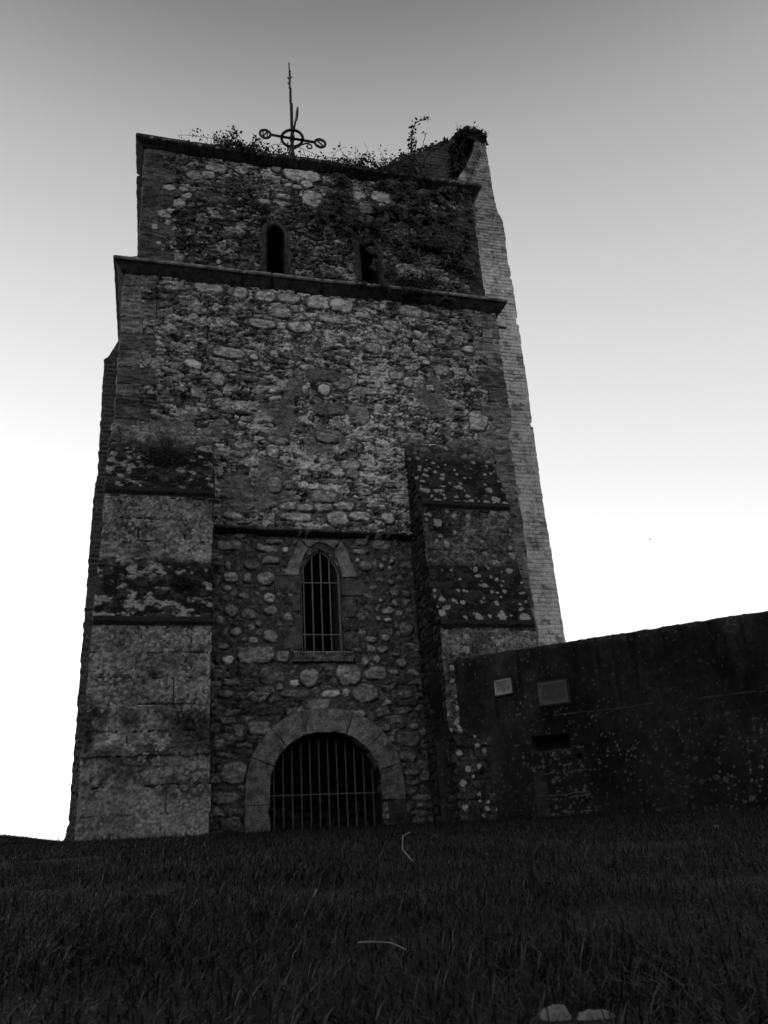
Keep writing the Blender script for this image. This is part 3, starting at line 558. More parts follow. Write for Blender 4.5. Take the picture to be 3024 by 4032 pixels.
# buttresses
sy_ = np.array([a for a, b in SETS]); sz_ = np.array([b for a, b in SETS])
arc = np.concatenate([[0], np.cumsum(np.hypot(np.diff(sy_), np.diff(sz_)))])
def butt(x0, x1, s, mode):
    def ashlar(x, z):
        ch = .33; zz = z+.02*(fbm(x*3, z*3, s, 2)-.5); j = np.floor(zz/ch).astype(np.int64); fz = zz/ch-j
        off = hsh(j, j*0, s+1)*.6; i = np.floor((x-x0)/.62+off).astype(np.int64); fx = (x-x0)/.62+off-i
        brk = fbm(x*7, z*7, s+2, 3)
        jt = ((np.minimum(fz, 1-fz)*ch < .009)|(np.minimum(fx, 1-fx)*.62 < .008))&(brk > .56)
        bt = .85+.3*hsh(i, j, s+3)
        return jt, bt
    def fn(x, v):                       # v = arc length down the face
        z = np.interp(v, arc, sz_); jt, bt = ashlar(x, z)
        zone_ = 0; slope = ((z > 5.02)&(z < 6.45))|((z > 3.03)&(z < 4.16))|((z > 1.32)&(z < 1.62))
        zone2 = (z < 2.0)&(z > 1.3)
        base = .155*bt*(.3+1.3*fb2(x*2.5, z*3.2, s+5, 5, .7, 2.2))*(.5+1.0*fb2(x*26, z*34, s+4, 3))*(.7+.6*worley(x+.05*fbm(x*9, z*9, 5, 2), z, .09, .06, s+77, jit=.9)[2]); h = .008*(fbm(x*18, z*26, s+6, 4)-.5)*2
        pit = 1-ss(.30, .37, fbm(x*30, z*34, s+7, 3)); base = base*(1-.5*pit); h = h-.008*pit
        t = np.where(jt, .018, base); h = np.where(jt, h-.022, h+.008*(bt-1))
        if mode == 'L':
            dn = .8+.25*fbm(x*1.5, z*1.5, s+9, 2)
            r1 = lichen(x, z, s+10, .055, dn*.75, True); r2 = lichen(x, z, s+14, .03, dn*.6); r = np.maximum(r1, r2)*ss(.36, .56, fbm(x*1.8, z*1.8, s+18, 3)+.05*(z > 2.2))
            t = t*(1-r)+.30*r; h = h+.004*r
            dk = ss(1.95, 1.75, z)*ss(1.30, 1.42, z)*.55+ss(2.2, 1.9, z)*.25; t = t*(1-dk*ss(.35, .6, fbm(x*2, z*2, s+19, 3)+.1))
            lite = ss(1.0, .8, z); t = t*(1-.3*lite)+.075*lite*(.8+.4*fbm(x*2, z*3, s+21, 3))
        else:
            t = t*.75*(1-.6*ss(1.75, 1.5, z)); r = lichen(x, z, s+10, .05, .22*np.ones_like(x)); r2 = lichen(x, z, s+13, .10, .14*np.ones_like(x)); r = np.maximum(r, r2); t = t*(1-r)+.30*r; h = h+.004*r  # foot of the right buttress toned down: contact shade painted in, plus lichen
        # weathered slopes: black moss with crusts of pale lichen
        nz = fbm(x*9, v*13, s+30, 4); big = fbm(x*2.3, v*2.6, s+31, 3)
        if mode == 'L':
            ts = np.where(nz > .52, .04, .012)*(.6+.8*fbm(x*30, v*30, s+33, 2)); up_ = np.where(z > 4.5, ss(6.42, 5.85, z), ss(4.16, 3.9, z)); frac = np.where(z > 4.5, (z-5.08)/1.34, (z-3.09)/1.07)
            pale = ss(.51, .65, fbm(x*8, v*11, s+34, 5, .62)+.16*np.maximum(0, np.abs(frac-.40)*2-.35)-.12*np.exp(-((x+.1)/.4)**2)*(z > 4.5)-.03)
            ts = ts*(1-pale)+.27*pale*(.6+.8*fbm(x*35, v*35, s+36, 2)); sm = up_
        else:
            ts = np.where(nz > .5, .035, .015)*(.6+.8*fbm(x*30, v*30, s+33, 2)); frac = np.where(z > 4.5, (z-5.08)/1.34, (z-3.09)/1.07)
            l1 = lichen(x, v, s+35, .05, .30*np.ones_like(x)); l2 = lichen(x, v, s+36, .085, (.75*ss(.36, .08, frac)+.12)*ss(-.1, .03, frac)); pale = np.maximum(l1, l2)
            ts = ts*(1-pale)+.30*pale; sm = np.where(z > 4.5, ss(6.42, 5.95, z), ss(4.16, 4.0, z))
        sl2 = slope&(z > 2); t = np.where(sl2, t*(1-sm)+ts*sm, t); h = np.where(sl2, h+.014*(nz-.5)+.006*pale, h)
        nose = ((z > 4.98)&(z < 5.09))|((z > 2.99)&(z < 3.10)); t = np.where(nose, .03+0*t, t); h = np.where(nose, h+.02*(fbm(x*6, z*0, s+40, 3)-.5), h)
        # moss and grime at the very top merge into the wall
        return h, t
    def pos(u, v, h):
        z = np.interp(v, arc, sz_); y = np.interp(v, arc, sy_)
        dz = np.interp(v+.01, arc, sz_)-np.interp(v-.01, arc, sz_); dy = np.interp(v+.01, arc, sy_)-np.interp(v-.01, arc, sy_); L = np.hypot(dz, dy)+1e-9
        return np.stack([u, y+h*dz/L, z-h*dy/L], -1)
    mb = MB(); e1 = edgefn(s+60, .012, .33); e2 = edgefn(s+61, .012, .33)
    arcL = float(arc[-1])
    def ez(f): return lambda v: f(np.interp(v, arc, sz_))
    U, V, P, T = hfgrid(x0, x1, 0, arcL, .0125, fn, pos, ez(e1), ez(e2)); mb.grid(P, T, flip=True)
    # cheeks
    zs = P[:, 0, 2]
    for sg, col, e in ((-1, 0, e1), (1, -1, e2)):
        line = P[:, col]; ns = 60; s01 = np.linspace(0, 1, ns)[None, :]
        Y = line[:, 1:2]*(1-s01)+.06*s01; Z = np.repeat(line[:, 2:3], ns, 1); ed = ss(0, .04, s01*np.abs(line[:, 1:2]))
        hh, tt, m_, i_ = cells(Y+3, Z, s+70, .22, .11, .012, .05, .018, mw=.15, depth=.022, wamp=.03)
        hh = (hh+.012*(fbm(Y*15, Z*26, s+71, 4)-.5))*ed*ss(0, .05, 1-s01)
        streak = lichen(Y, Z*.45, s+72, .02, .22*np.ones_like(Y)); tt = tt*(1-streak)+.09*streak
        X = line[:, 0:1]*(1-s01)+(x0 if sg < 0 else x1)*s01 + sg*hh
        mb.grid(np.stack([X, Y, Z], -1), tt, flip=(sg > 0))
    o = adopt(mb.build('buttress', M_stone, tower, smooth=True)); return o
bL = butt(-.82, .675, 2000, 'L'); bL['label'] = 'wide corner buttress with black mossy slopes and pale lichen'
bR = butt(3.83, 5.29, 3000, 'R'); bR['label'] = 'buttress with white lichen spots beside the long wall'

# ================================================================== the seaward brick wall behind the tower
def brick_fn(s, white):
    def f(x, z):
        ch, bl = .098, .29; z2 = z+.008*(fbm(x*2, z*2, s, 2)-.5); j = np.floor(z2/ch).astype(np.int64); fz = z2/ch-j
        off = .5*(j % 2)+.08*hsh(j, j*0, s); i = np.floor(x/bl+off).astype(np.int64); fx = x/bl+off-i
        jt = np.maximum(1-ss(.008, .022, np.minimum(fz, 1-fz)*ch), 1-ss(.006, .02, np.minimum(fx, 1-fx)*bl))
        r = hsh(i, j, s+2); h = .012*(1-jt)+.014*(r-.5)+.02*(fbm(x*16, z*20, s, 3)-.5)
        if white:
            dirt = fbm(x*1.4, z*.9, s+3, 4); worn = ss(.45, .62, dirt+.16*ss(11.5, 13.5, z)+.0*z)
            t = .98*(.78+.28*r)*(.76+.44*fb2(x*7, z*12, s+4, 4)); t = t*(1-.36*jt*(.4+.9*fb2(x*2, z*2, s+14, 2))); t = t*(1-.22*worn)
            upd = ss(12.0, 14.5, z); t = t*(1-.42*upd)
            band = np.exp(-((z-10.6)/.9)**2); spots = ss(.66, .71, fbm(x*6, z*8, s+6, 3)+.10*band*ss(7.6, 8.3, x)); t = t*(1-.5*spots)
            gap = (hsh(i, j, s+9) > .997)&(jt < .5); t = np.where(gap, .03, t); h = np.where(gap, h-.06, h)
        else:
            t = .06*(.6+.8*r)*(.6+.8*fbm(x*5, z*7, s+4, 3)); t = t*(1-jt)+.13*jt*(1 if False else 1.0)*(.6+.8*fbm(x*4, z*4, s+5, 2))
        return h, t
    return f
bwall = tag(empty('brick_wall', (4.0, 4.4, .3)), 'tall brick wall behind the stone tower, whitewashed on its right edge', 'wall')
def adoptb(o): o.matrix_parent_inverse = Matrix.Translation((-4.0, -4.4, -.3)); return o
def slab(name, mat, fn, x0, x1, y0, y1, ztop, du, leftf, rightf, zmin=-.1):
    zm = max(ztop(np.linspace(x0, x1, 60)))
    n = int((x1-x0)/du)+1; m = int((zm-zmin)/du)+1; S, V = np.meshgrid(np.linspace(0, 1, n), np.linspace(zmin, zm, m))
    L = leftf(V); R = rightf(V); X = L+(R-L)*S; Z = np.minimum(V, ztop(X)+.05*(hsh(np.floor(X/.29).astype(np.int64), np.zeros(X.shape, np.int64), 3)-.5)+.06*(fbm(X*7, X*0, 8, 3)-.5))
    h, t = fn(X, Z); ed = ss(0, .02, np.minimum(S, 1-S)*(R-L)); Y = y0-h*ed
    mb = MB(); P = np.stack([X, Y, Z], -1); mb.grid(P, t)
    for sl in ((slice(None), 0), (slice(None), -1)):
        ln = P[sl]; far = ln.copy(); far[:, 1] = y1; mb.grid(np.stack([ln, far], 1), np.stack([t[sl], t[sl]], 1))
    ln = P[-1]; far = ln.copy(); far[:, 1] = y1; mb.grid(np.stack([ln, far], 0), np.stack([t[-1]*.5]*2, 0))
    mb.add([(x0, y1, zmin), (x1, y1, zmin), (x1, y1, ztop(np.array([x1]))[0]), (x0, y1, ztop(np.array([x0]))[0])], [(0, 3, 2, 1)], .2)
    return adoptb(mb.build(name, mat, bwall, smooth=False))
def jag(s, amp):
    return lambda V: amp*(hsh(np.floor(V/.098).astype(np.int64), np.zeros(V.shape, np.int64), s)-.5)*2
jl, jr = jag(3, .012), jag(4, .009)
# right, whitewashed part stands 60 cm proud of the darker wall
RX = ([-1, 4, 7.4, 11.9, 13.4, 13.8, 13.85, 14.6, 14.7, 15.3, 15.5, 15.9, 17.97, 18.6], [8.34, 8.32, 8.27, 8.29, 8.29, 8.29, 8.25, 8.25, 8.27, 8.26, 8.17, 8.11, 8.06, 8.0])
LX = ([-1, 15.9, 16.26, 17.0, 17.64, 18.6], [7.0, 7.0, 7.02, 7.40, 7.72, 7.85])
slab('whitewashed_pier', M_brick, brick_fn(71, True), 7.0, 8.3, 4.0, 5.0, lambda x: 17.85+.15*np.exp(-((x-7.9)/.3)**2), .021,
     lambda V: np.interp(V, *LX)+.4*jl(V), lambda V: np.interp(V, *RX)+jr(V)+.03*(fbm(V*1.3, V*0, 6, 3)-.5)-.05*ss(.80, .82, fbm(V*4, V*0, 9, 2))*(V > 9))
TOPX = ([-2, -1.3, -.9, 0, 2.5, 4.9, 5.07, 6.27, 7.2, 7.55, 7.8, 8.3], [9.9, 10.35, 11.3, 13.2, 14.9, 16.6, 16.85, 17.68, 18.3, 18.75, 18.8, 18.6])
slab('dark_brickwork', M_stone, brick_fn(72, False), -1.29, 7.9, 4.42, 5.3, lambda x: np.interp(x, *TOPX), .035,
     lambda V: np.interp(V, [-1, .6, .95, 1.5, 7.3, 7.45, 10.4], [-1.40, -1.40, -1.33, -1.34, -1.34, -1.30, -1.34])*1.028+jl(V), lambda V: 7.9+0*V)

# ================================================================== the long boundary wall with plaques
A36 = radians(36); WD = Vector((cos(A36), -sin(A36), 0)); WN = Vector((-sin(A36), -cos(A36), 0)); W0 = Vector((3.98, -.97, 0))
WL = 6.2
def wallpos(u, z, d=0): p = W0+WD*u+WN*d; return (p.x, p.y, z)
bound = tag(empty('boundary_wall', (W0.x+2*WD.x, W0.y+2*WD.y, .3)), 'long dark rendered wall spotted with lichen, running right from the tower', 'wall')
WI = Matrix.Translation((-(W0.x+2*WD.x), -(W0.y+2*WD.y), -.3))
def wtop(u): return 2.53+.012*u+.015*(fbm(u*2.2, u*0, 5, 3)-.5)+.022*(fbm(u*16, u*0, 6, 4, .65)-.5)
def bw_fn(u, z):
    u = u-.113; s = 4000; h = .012*(fbm(u*3, z*3, s, 4)-.5)+.006*(fbm(u*20, z*20, s+1, 3)-.5)
    t = .013*(.4+1.2*fb2(u*2.5, z*1.3, s+2, 5, .65))*(.6+.8*fbm(u*18, z*18, s+3, 3))
    l = np.maximum(lichen(u, z, s+4, .045, .07+.07*ss(2.0, .9, z)*ss(1.5, 3, u), True), lichen(u, z, s+6, .02, .10*np.ones_like(u)+.14*ss(1.6, .8, z))); l2 = lichen(u, z, s+8, .075, .10*np.ones_like(u), True)
    cl_ = .5+.5*ss(.42, .60, fbm(u*1.2, z*1.6, s+31, 3)); l = l*cl_; l2 = l2*cl_; t = t*(1-l)+.10*l; t = t*(1-l2*.6)+.035*l2*.6
    mo = ss(.52, .68, fbm(u*1.1, z*1.1, s+9, 4)); t = t*(1+1.0*mo); st = ss(.55, .75, fbm(u*14, z*1.2, s+22, 3))*ss(.8, 2.4, z); t = t*(1-.45*st);
    cr = np.abs(z-(1.63+.03*(fbm(u*2, z*0, 8, 2)-.5))) < .006; cr = cr&(u > 1.15)&(fbm(u*3, z*0, 9, 2) > .42); t = np.where(cr, .045, t)
    # blocked recess: a slot open at the top and lichened courses below
    pn = (u > .80)&(u < 1.50)&(z > .40)&(z < 1.22+.03*fbm(u*8, z*0, 3, 2)); h = np.where(pn, h-.02, h); t = np.where(pn, .012*(.5+fbm(u*9, z*9, 7, 3)), t)
    for zc in (.60, .64, .90, .42): 
        ln = pn&(np.abs(z-zc-.02*(fbm(u*4, z*0, 2, 2)-.5)-.02*(u-1.1)) < .007)&(fbm(u*9, z*0+zc*9, 12, 3) > .40); t = np.where(ln, .08, t); h = np.where(ln, h+.012, h)
    lp = np.maximum(lichen(u, z, s+12, .022, .40*np.ones_like(u)), lichen(u, z, s+15, .035, .2*np.ones_like(u)))*(pn); t = t*(1-lp)+.08*lp
    lf = pn&(u < .93+.06*fbm(u*3, z*6, 6, 3))&(z < .95); t = np.where(lf, .03*(.4+1.2*fbm(u*14, z*14, 5, 4)), t)
    slot = (z < 1.385-.05*(u-.84))&(z > 1.205+.03*(fbm(u*7, z*0, 4, 3)-.5))&(u > .85+.3*np.maximum(0, 1.30-z))&(u < 1.33)
    hole = ((u-1.43)/.035)**2+((z-1.08)/.045)**2 < 1
    h = np.where(slot, -.34, np.where(hole, -.1, h)); t = np.where(slot|hole, .02, t)
    rim = pn&(z > 1.17)&(u < 1.35); t = np.where(rim, .03, t)
    return h, t
mb = MB()
U, V = np.meshgrid(np.linspace(-.35, WL, 520), np.linspace(0, 1, 210)); ZT = wtop(U); ZZ = -.2+(ZT+.2)*V
h, t = bw_fn(U, ZZ); rnd = ss(0, .05, (1-V)*2.7); h = h*rnd-.035*(1-rnd)
PX = W0.x+WD.x*U+WN.x*h; PY = W0.y+WD.y*U+WN.y*h; mb.grid(np.stack([PX, PY, ZZ], -1), t)
# rounded top and rough back
bk = [(.0, 0), (.12, .035), (.35, .04), (.5, 0), (.5, -2.75)]
for i in range(len(bk)-1):
    rows = []
    for (d, dz) in (bk[i], bk[i+1]):
        dd = -d-(.035 if d == 0 else 0); z = ZT[-1]+dz; rows.append(np.stack([W0.x+WD.x*U[-1]+WN.x*dd, W0.y+WD.y*U[-1]+WN.y*dd, z+.01*(fbm(U[-1]*9, U[-1]*0+d, 3, 3)-.5)*(d > 0)], -1))
    mb.grid(np.stack(rows, 0), .03+0*np.stack([U[-1]]*2, 0))
mb.add([wallpos(WL, -.2), wallpos(WL, wtop(np.array([WL]))[0]-.01), wallpos(WL, 2.58, -.5), wallpos(WL, -.2, -.5)], [(0, 1, 2, 3)], .03)
o = mb.build('rendered_face', M_render, bound, smooth=True); o.matrix_parent_inverse = WI

def plaque(name, label, u0, u1, z0, z1, skew, mat, board, rows, off, seed, tilt=0):
    c = wallpos((u0+u1)/2, (z0+z1)/2, .02); e = tag(empty(name, c), label, 'plaque'); R_ = random.Random(seed)
    def wp(u, z, d): return (lambda p: (p[0]-c[0], p[1]-c[1], p[2]-c[2]))(wallpos(u, z, d))
    def bx(mb, a, b, z0_, z1_, d0, d1):
        vs = [wp(a, z0_, d1), wp(b, z0_+skew*(b-a), d1), wp(b, z0_+skew*(b-a), d0), wp(a, z0_, d0), wp(a, z1_, d1), wp(b, z1_+skew*(b-a), d1), wp(b, z1_+skew*(b-a), d0), wp(a, z1_, d0)]
        mb.add(vs, [(0,3,2,1),(4,5,6,7),(0,1,5,4),(1,2,6,5),(2,3,7,6),(3,0,4,7)])
    mb = MB(); bx(mb, u0-.012, u1+board, z0-.02, z1+.025, -.01, .035); mb.build('backing_board', M_wood, e)
    mb = MB(); bx(mb, u0, u1, z0, z1, .0355, .041); mb.build('plate', mat, e)
    mb = MB(); H = z1-z0; Wd = u1-u0
    for i in range(rows):
        zc = z1-H*(.12+.78*(i+.5)/rows); m_ = .06 if i < rows-1 else .34; x = u0+Wd*(m_+R_.uniform(0, .10)); xe = u1-Wd*(m_ if i < rows-1 else .34)
        lh = H/rows*.48
        while x < xe:
            wl = R_.choice([2, 3, 4, 5, 6, 7, 8])
            for k in range(wl):
                if x > xe: break
                cw = H/rows*.26; hh = lh*(1 if R_.random() > .25 else 1.35)
                zb = zc+skew*(x-u0); v = R_.random()
                if v < .55: bx2 = [(x, x+cw*.4, zb, zb+hh), (x+cw*.5, x+cw*.9, zb, zb+lh)]
                else: bx2 = [(x, x+cw*.8, zb, zb+lh*.4), (x, x+cw*.8, zb+lh*.68, zb+lh)]
                for a, b, c0, c1 in bx2:
                    mb.add([wp(a, c0, .0425), wp(b, c0, .0425), wp(b, c1, .0425), wp(a, c1, .0425)], [(0, 1, 2, 3)])
                x += cw
            x += H/rows*.3
    mb.build('lettering', M_letter, e)
    for (a, b) in ((.05, .06), (.95, .06), (.05, .94), (.95, .94)):
        mb = MB(); uu_, zz_ = u0+Wd*a, z0+H*b+skew*Wd*a; mb.tube([wp(uu_, zz_, .04), wp(uu_, zz_, .046)], .007, 8); mb.build('screw', M_letter, e)
plaque('plaque', 'small pale notice plaque with dark lines of writing, on the long wall nearest the tower', .553, .788, 1.96, 2.16, .06, M_plate, .025, 8, .0, 4)
plaque('plaque', 'larger dull grey plaque densely lettered, right of the small notice on the long wall', 1.133, 1.513, 1.765, 2.055, .0, M_plate2, .035, 13, .0, 9)

# ================================================================== the weather vane
VX, VY, VZ = 2.20, .80, 13.62
vane = tag(empty('weather_vane', (VX, VY, 12.2)), 'black iron weather vane with lettered discs on the tower top', 'weather vane')
def vb(mb, name, parent=None, mat=None, smooth=False): return mb.build(name, mat or M_iron, parent or vane, smooth=smooth)
z0 = VZ-12.2
mb = MB(); mb.tube([(.0, 0, 0), (.0, 0, z0+.95), (-.015, 0, z0+.97), (-.012, 0, z0+1.38), (-.02, 0, z0+1.4), (-.03, 0, z0+2.12)], [.036, .033, .026, .026, .019, .013], 10); vb(mb, 'pole', smooth=True)
mb = MB(); mb.box((-.045, -.045, z0-.05), (.045, .045, z0+.05)); vb(mb, 'hub')
mb = MB(); mb.tube([(.215*cos(2*pi*k/40), .215*sin(2*pi*k/40), z0) for k in range(40)], .029, 8, closed=True); vb(mb, 'ring', smooth=True)
mb = MB(); mb.tube([(-.43, 0, z0+.01), (.46, 0, z0-.01)], .027, 8); vb(mb, 'cross_arm', smooth=True)
mb = MB(); mb.tube([(0, -.50, z0), (0, .50, z0)], .020, 8); vb(mb, 'cross_arm', smooth=True)
def annulus(mb, c, r0, r1, axis, th=.012, n=36):
    vs = []; fs = []
    for s_ in (-th, th):
        for r in (r0, r1):
            for k in range(n):
                a = 2*pi*k/n
                vs.append((c[0]+r*cos(a), c[1]+s_, c[2]+r*sin(a)) if axis == 'y' else (c[0]+s_, c[1]+r*cos(a), c[2]+r*sin(a)))
    for k in range(n):
        q = (k+1) % n
        fs += [(k, q, n+q, n+k), (2*n+k, 3*n+k, 3*n+q, 2*n+q), (n+k, n+q, 3*n+q, 3*n+k), (k, 2*n+k, 2*n+q, q)]
    mb.add(vs, fs)
def stroke(mb, c, pts, wd, axis, th=.010, sc=1):
    for (x1, z1), (x2, z2) in zip(pts[:-1], pts[1:]):
        d = Vector((x2-x1, z2-z1)); 
        if d.length < 1e-6: continue
        d.normalize(); n_ = Vector((-d.y, d.x))*wd/2; e = d*wd*.25
        q = [(x1-n_.x-e.x, z1-n_.y-e.y), (x2-n_.x+e.x, z2-n_.y+e.y), (x2+n_.x+e.x, z2+n_.y+e.y), (x1+n_.x-e.x, z1+n_.y-e.y)]
        vs = [((c[0]+x*sc, c[1]+s_, c[2]+z*sc) if axis == 'y' else (c[0]+s_, c[1]+x*sc, c[2]+z*sc)) for s_ in (-th, th) for x, z in q]
        mb.add(vs, [(0,1,2,3),(7,6,5,4),(0,4,5,1),(1,5,6,2),(2,6,7,3),(3,7,4,0)])
NL = [[(-.042, -.085), (-.042, .085)], [(-.042, -.08), (.042, .08)], [(.042, -.085), (.042, .085)]]
SL = [[(.05, .055), (.028, .078), (-.01, .085), (-.042, .062), (-.042, .035), (-.012, .012), (.02, -.012), (.045, -.038), (.042, -.066), (.01, -.085), (-.028, -.078), (-.05, -.055)]]
ELt = [[(-.04, -.085), (-.04, .085)], [(-.04, .08), (.045, .08)], [(-.04, 0), (.03, 0)], [(-.04, -.08), (.045, -.08)]]
WLt = [[(-.06, .08), (-.03, -.08), (0, .03), (.03, -.08), (.06, .08)]]
for c, ax, L_ in (((-.545, 0, z0+.01), 'y', NL), ((.575, 0, z0-.015), 'y', SL), ((0, -.615, z0), 'x', ELt), ((0, .615, z0), 'x', WLt)):
    mb = MB(); annulus(mb, c, .082, .130, ax); d = vb(mb, 'letter_disc')
    mb = MB()
    for s_ in L_: stroke(mb, c, s_, .026, ax)
    vb(mb, 'letter', d)
mb = MB(); sc_ = [(.03, -.30), (.10, -.24), (.18, -.165), (.27, -.11), (.335, -.105), (.385, -.14), (.395, -.195), (.36, -.235), (.31, -.225), (.29, -.185), (.315, -.155)]
mb.tube([(x, -.03, z0+z) for x, z in sc_], .017, 8); vb(mb, 'scroll', smooth=True)
for dx, dy in ((.10, .02), (-.07, .05)):
    mb = MB(); mb.tube([(dx, dy, 0), (dx*.75, dy, z0-.55), (0, 0, z0-.22)], .014, 6); vb(mb, 'stay', smooth=True)
# the pointer is seen edge on: a ragged sheet-iron banner and its arrow near the top
mb = MB(); yy = np.linspace(-.13, .13, 15)  # one sheet, stepped along its worn edges
zl = [z0+1.42+.05*sin(k*1.9)+.02*k for k in range(15)]; zh = [z0+1.72-.04*cos(k*1.3)-.004*k for k in range(15)]
vs = [(x, yy[k], z) for k in range(15) for x, z in ((-.028, zl[k]), (-.018, zl[k]), (-.018, zh[k]), (-.028, zh[k]))]
fs = [(4*k+q, 4*k+(q+1) % 4, 4*k+4+(q+1) % 4, 4*k+4+q) for k in range(14) for q in range(4)]+[(3, 2, 1, 0), (56, 57, 58, 59)]
mb.add(vs, fs)
vb(mb, 'pointer')
for s_, zc, wd in ((-1, 1.66, .05), (1, 1.69, .045), (-1, 1.50, .045), (-1, 1.38, .03), (1, 1.86, .03), (-1, 2.02, .012)):
    mb = MB(); mb.add([(-.02, -.01, z0+zc-.05), (-.02+s_*wd, -.01, z0+zc+.015), (-.02+s_*wd*1.05, .0, z0+zc+.05), (-.02, .005, z0+zc+.03),
            (-.02, .012, z0+zc-.05), (-.02+s_*wd, .012, z0+zc+.015), (-.02+s_*wd*1.05, .02, z0+zc+.05), (-.02, .02, z0+zc+.03)],
           [(0,1,2,3),(7,6,5,4),(0,4,5,1),(1,5,6,2),(2,6,7,3)])
    vb(mb, 'finial_leaf')

# ================================================================== plants on the tower
def leafmesh(name, pts, size, parent, tone=(.02, .05), nrm=None, shape='rose', rs=None, spread=1.0):
    """many small folded leaves, one face pair each"""
    pts = np.asarray(pts, float); n = len(pts); R_ = np.random.default_rng(rs or 3)
    d = R_.normal(size=(n, 3)); d /= np.linalg.norm(d, axis=1)[:, None]
    if nrm is not None: d = d*spread+np.array(nrm)*1.0; d /= np.linalg.norm(d, axis=1)[:, None]
    a = np.cross(d, R_.normal(size=(n, 3))); a /= np.linalg.norm(a, axis=1)[:, None]
    if shape == 'ivy': a = a*.6+np.array([0, 0, -.9]); a -= d*(a*d).sum(1)[:, None]; a /= np.linalg.norm(a, axis=1)[:, None]
    b = np.cross(d, a); s = size*(.6+.8*R_.random(n))[:, None]
    if shape == 'ivy': prof = [(-.45, 0, 0), (-.30, .42, .08), (.05, .52, .02), (.0, .22, .05), (.55, 0, -.08), (.0, -.22, .05), (.05, -.52, .02), (-.30, -.42, .08)]
    else: prof = [(-.5, 0, 0), (-.2, .26, .06), (.2, .24, .05), (.5, 0, -.04), (.2, -.24, .05), (-.2, -.26, .06)]
    k = len(prof); V = np.stack([pts+s*(a*p[0]+b*p[1]+d*p[2]) for p in prof], 1)
    base = np.arange(n)[:, None]*k
    if k == 6: Q = np.concatenate([base+np.array([[0, 1, 2, 3]]), base+np.array([[0, 3, 4, 5]])], 0); T = None
    else: Q = np.concatenate([base+np.array([[0, 1, 2, 3]]), base+np.array([[0, 5, 6, 7]]), base+np.array([[0, 3, 4, 5]])], 0); T = None
    tn = np.repeat(tone[0]+(tone[1]-tone[0])*R_.random(n)**1.5, k)
    return mesh_np(name, V, Q, tn, M_leaf, parent, smooth=False, tris=T)
def plant(name, label, cat, base, stems, leaf=.05, per=9, spreadr=.045, tone=(.015, .04), seed=1, shape='rose', sr=.006, group=None, extra=None):
    """stems: polylines relative to base, each (points, leaf density 0..1)"""
    e = tag(empty(name, base), label, cat, group); R_ = random.Random(seed); mb = MB(); L_ = []
    for pts, den in stems:
        P_ = [Vector(p) for p in pts]; fine = []
        for i in range(len(P_)-1):
            a, b = P_[i], P_[i+1]; k = max(2, int((b-a).length/.07))
            for q in range(k):
                t = q/k; p0 = P_[max(i-1, 0)]; p3 = P_[min(i+2, len(P_)-1)]
                fine.append(.5*((2*a)+(b-p0)*t+(2*p0-5*a+4*b-p3)*t*t+(3*a-3*b+p3-p0)*t**3)+Vector((R_.gauss(0, .004), R_.gauss(0, .004), R_.gauss(0, .004))))
        fine.append(P_[-1]); m = len(fine)
        mb.tube(fine, [sr*(1-.7*i/m)+.0012 for i in range(m)], 5, R_.uniform(.03, .06))
        for i, p in enumerate(fine):
            if R_.random() < den:
                tw = Vector((R_.gauss(0, 1), R_.gauss(0, 1), R_.gauss(.2, 1))).normalized()*R_.uniform(.02, .09)
                mb.tube([p, p+tw], .0022, 3, .04, cap=False)
                for _ in range(R_.randint(2, per)): L_.append(p+tw+Vector((R_.gauss(0, 1), R_.gauss(0, 1), R_.gauss(0, 1)))*spreadr)
    mb.build('stem', M_stem, e, smooth=True)
    if extra: L_ += extra
    if L_: leafmesh('foliage', [tuple(v) for v in L_], leaf, e, tone, shape=shape, rs=seed)
    return e
R0 = random.Random(5)
def wild(n, x0, x1, y0, y1, zb, h0, h1, lean, den, seed, hf=lambda x: 1.0):
    R_ = random.Random(seed); out = []
    for i in range(n):
        x = R_.uniform(x0, x1); h = R_.uniform(h0, h1)*hf(x); l = R_.uniform(-lean, lean); y = R_.uniform(y0, y1)
        out.append(([(x, y, zb), (x+l*.2, y+R_.uniform(-.05, .05), zb+h*.5), (x+l*.6, y, zb+h*.85), (x+l*1.1, y+R_.uniform(-.1, .1), zb+h*R_.uniform(.85, 1.05))], den))
    return out
# grass tuft at the left corner of the coping
tf = []
for cx, n in ((-.50, 90), (-.22, 80)):
    for i in range(n):
        x = cx+R0.gauss(0, .05); a = R0.uniform(-1, 1); h = R0.uniform(.05, .17)
        tf.append(([(x, .25+R0.uniform(-.05, .12), 12.40), (x+a*.05, .25, 12.40+h*.7), (x+a*.12, .24, 12.40+h)], 0))
e = tag(empty('grass_tuft', (-.36, .25, 12.40)), 'dry grass tuft growing on the left corner of the tower coping', 'grass tuft')
mb = MB()
for pts, _ in tf: mb.tube([(p[0]+.36, p[1]-.25, p[2]-12.40) for p in pts], [.004, .003, .001], 3, R0.uniform(.02, .06), cap=False)
mb.build('blades', M_stem, e)
def rel(stems, b): return [([(p[0]-b[0], p[1]-b[1], p[2]-b[2]) for p in pts], d) for pts, d in stems]
B = (1.15, .55, 12.2)
st = [([(1.1, .6, 12.3), (1.0, .6, 12.95), (.75, .6, 13.06), (.4, .6, 13.10), (.1, .6, 13.07), (-.03, .6, 13.02)], .55),
      ([(1.2, .6, 12.3), (1.2, .55, 12.8), (1.0, .5, 12.98), (.7, .5, 13.0)], .7), ([(-.25, .3, 12.42), (.0, .32, 12.52), (.25, .35, 12.48), (.4, .4, 12.38)], .05)]
st += wild(46, .75, 1.95, .12, .75, 12.3, .35, .72, .3, .75, 12, lambda x: max(.35, 1-abs(x-1.2)/1.1))
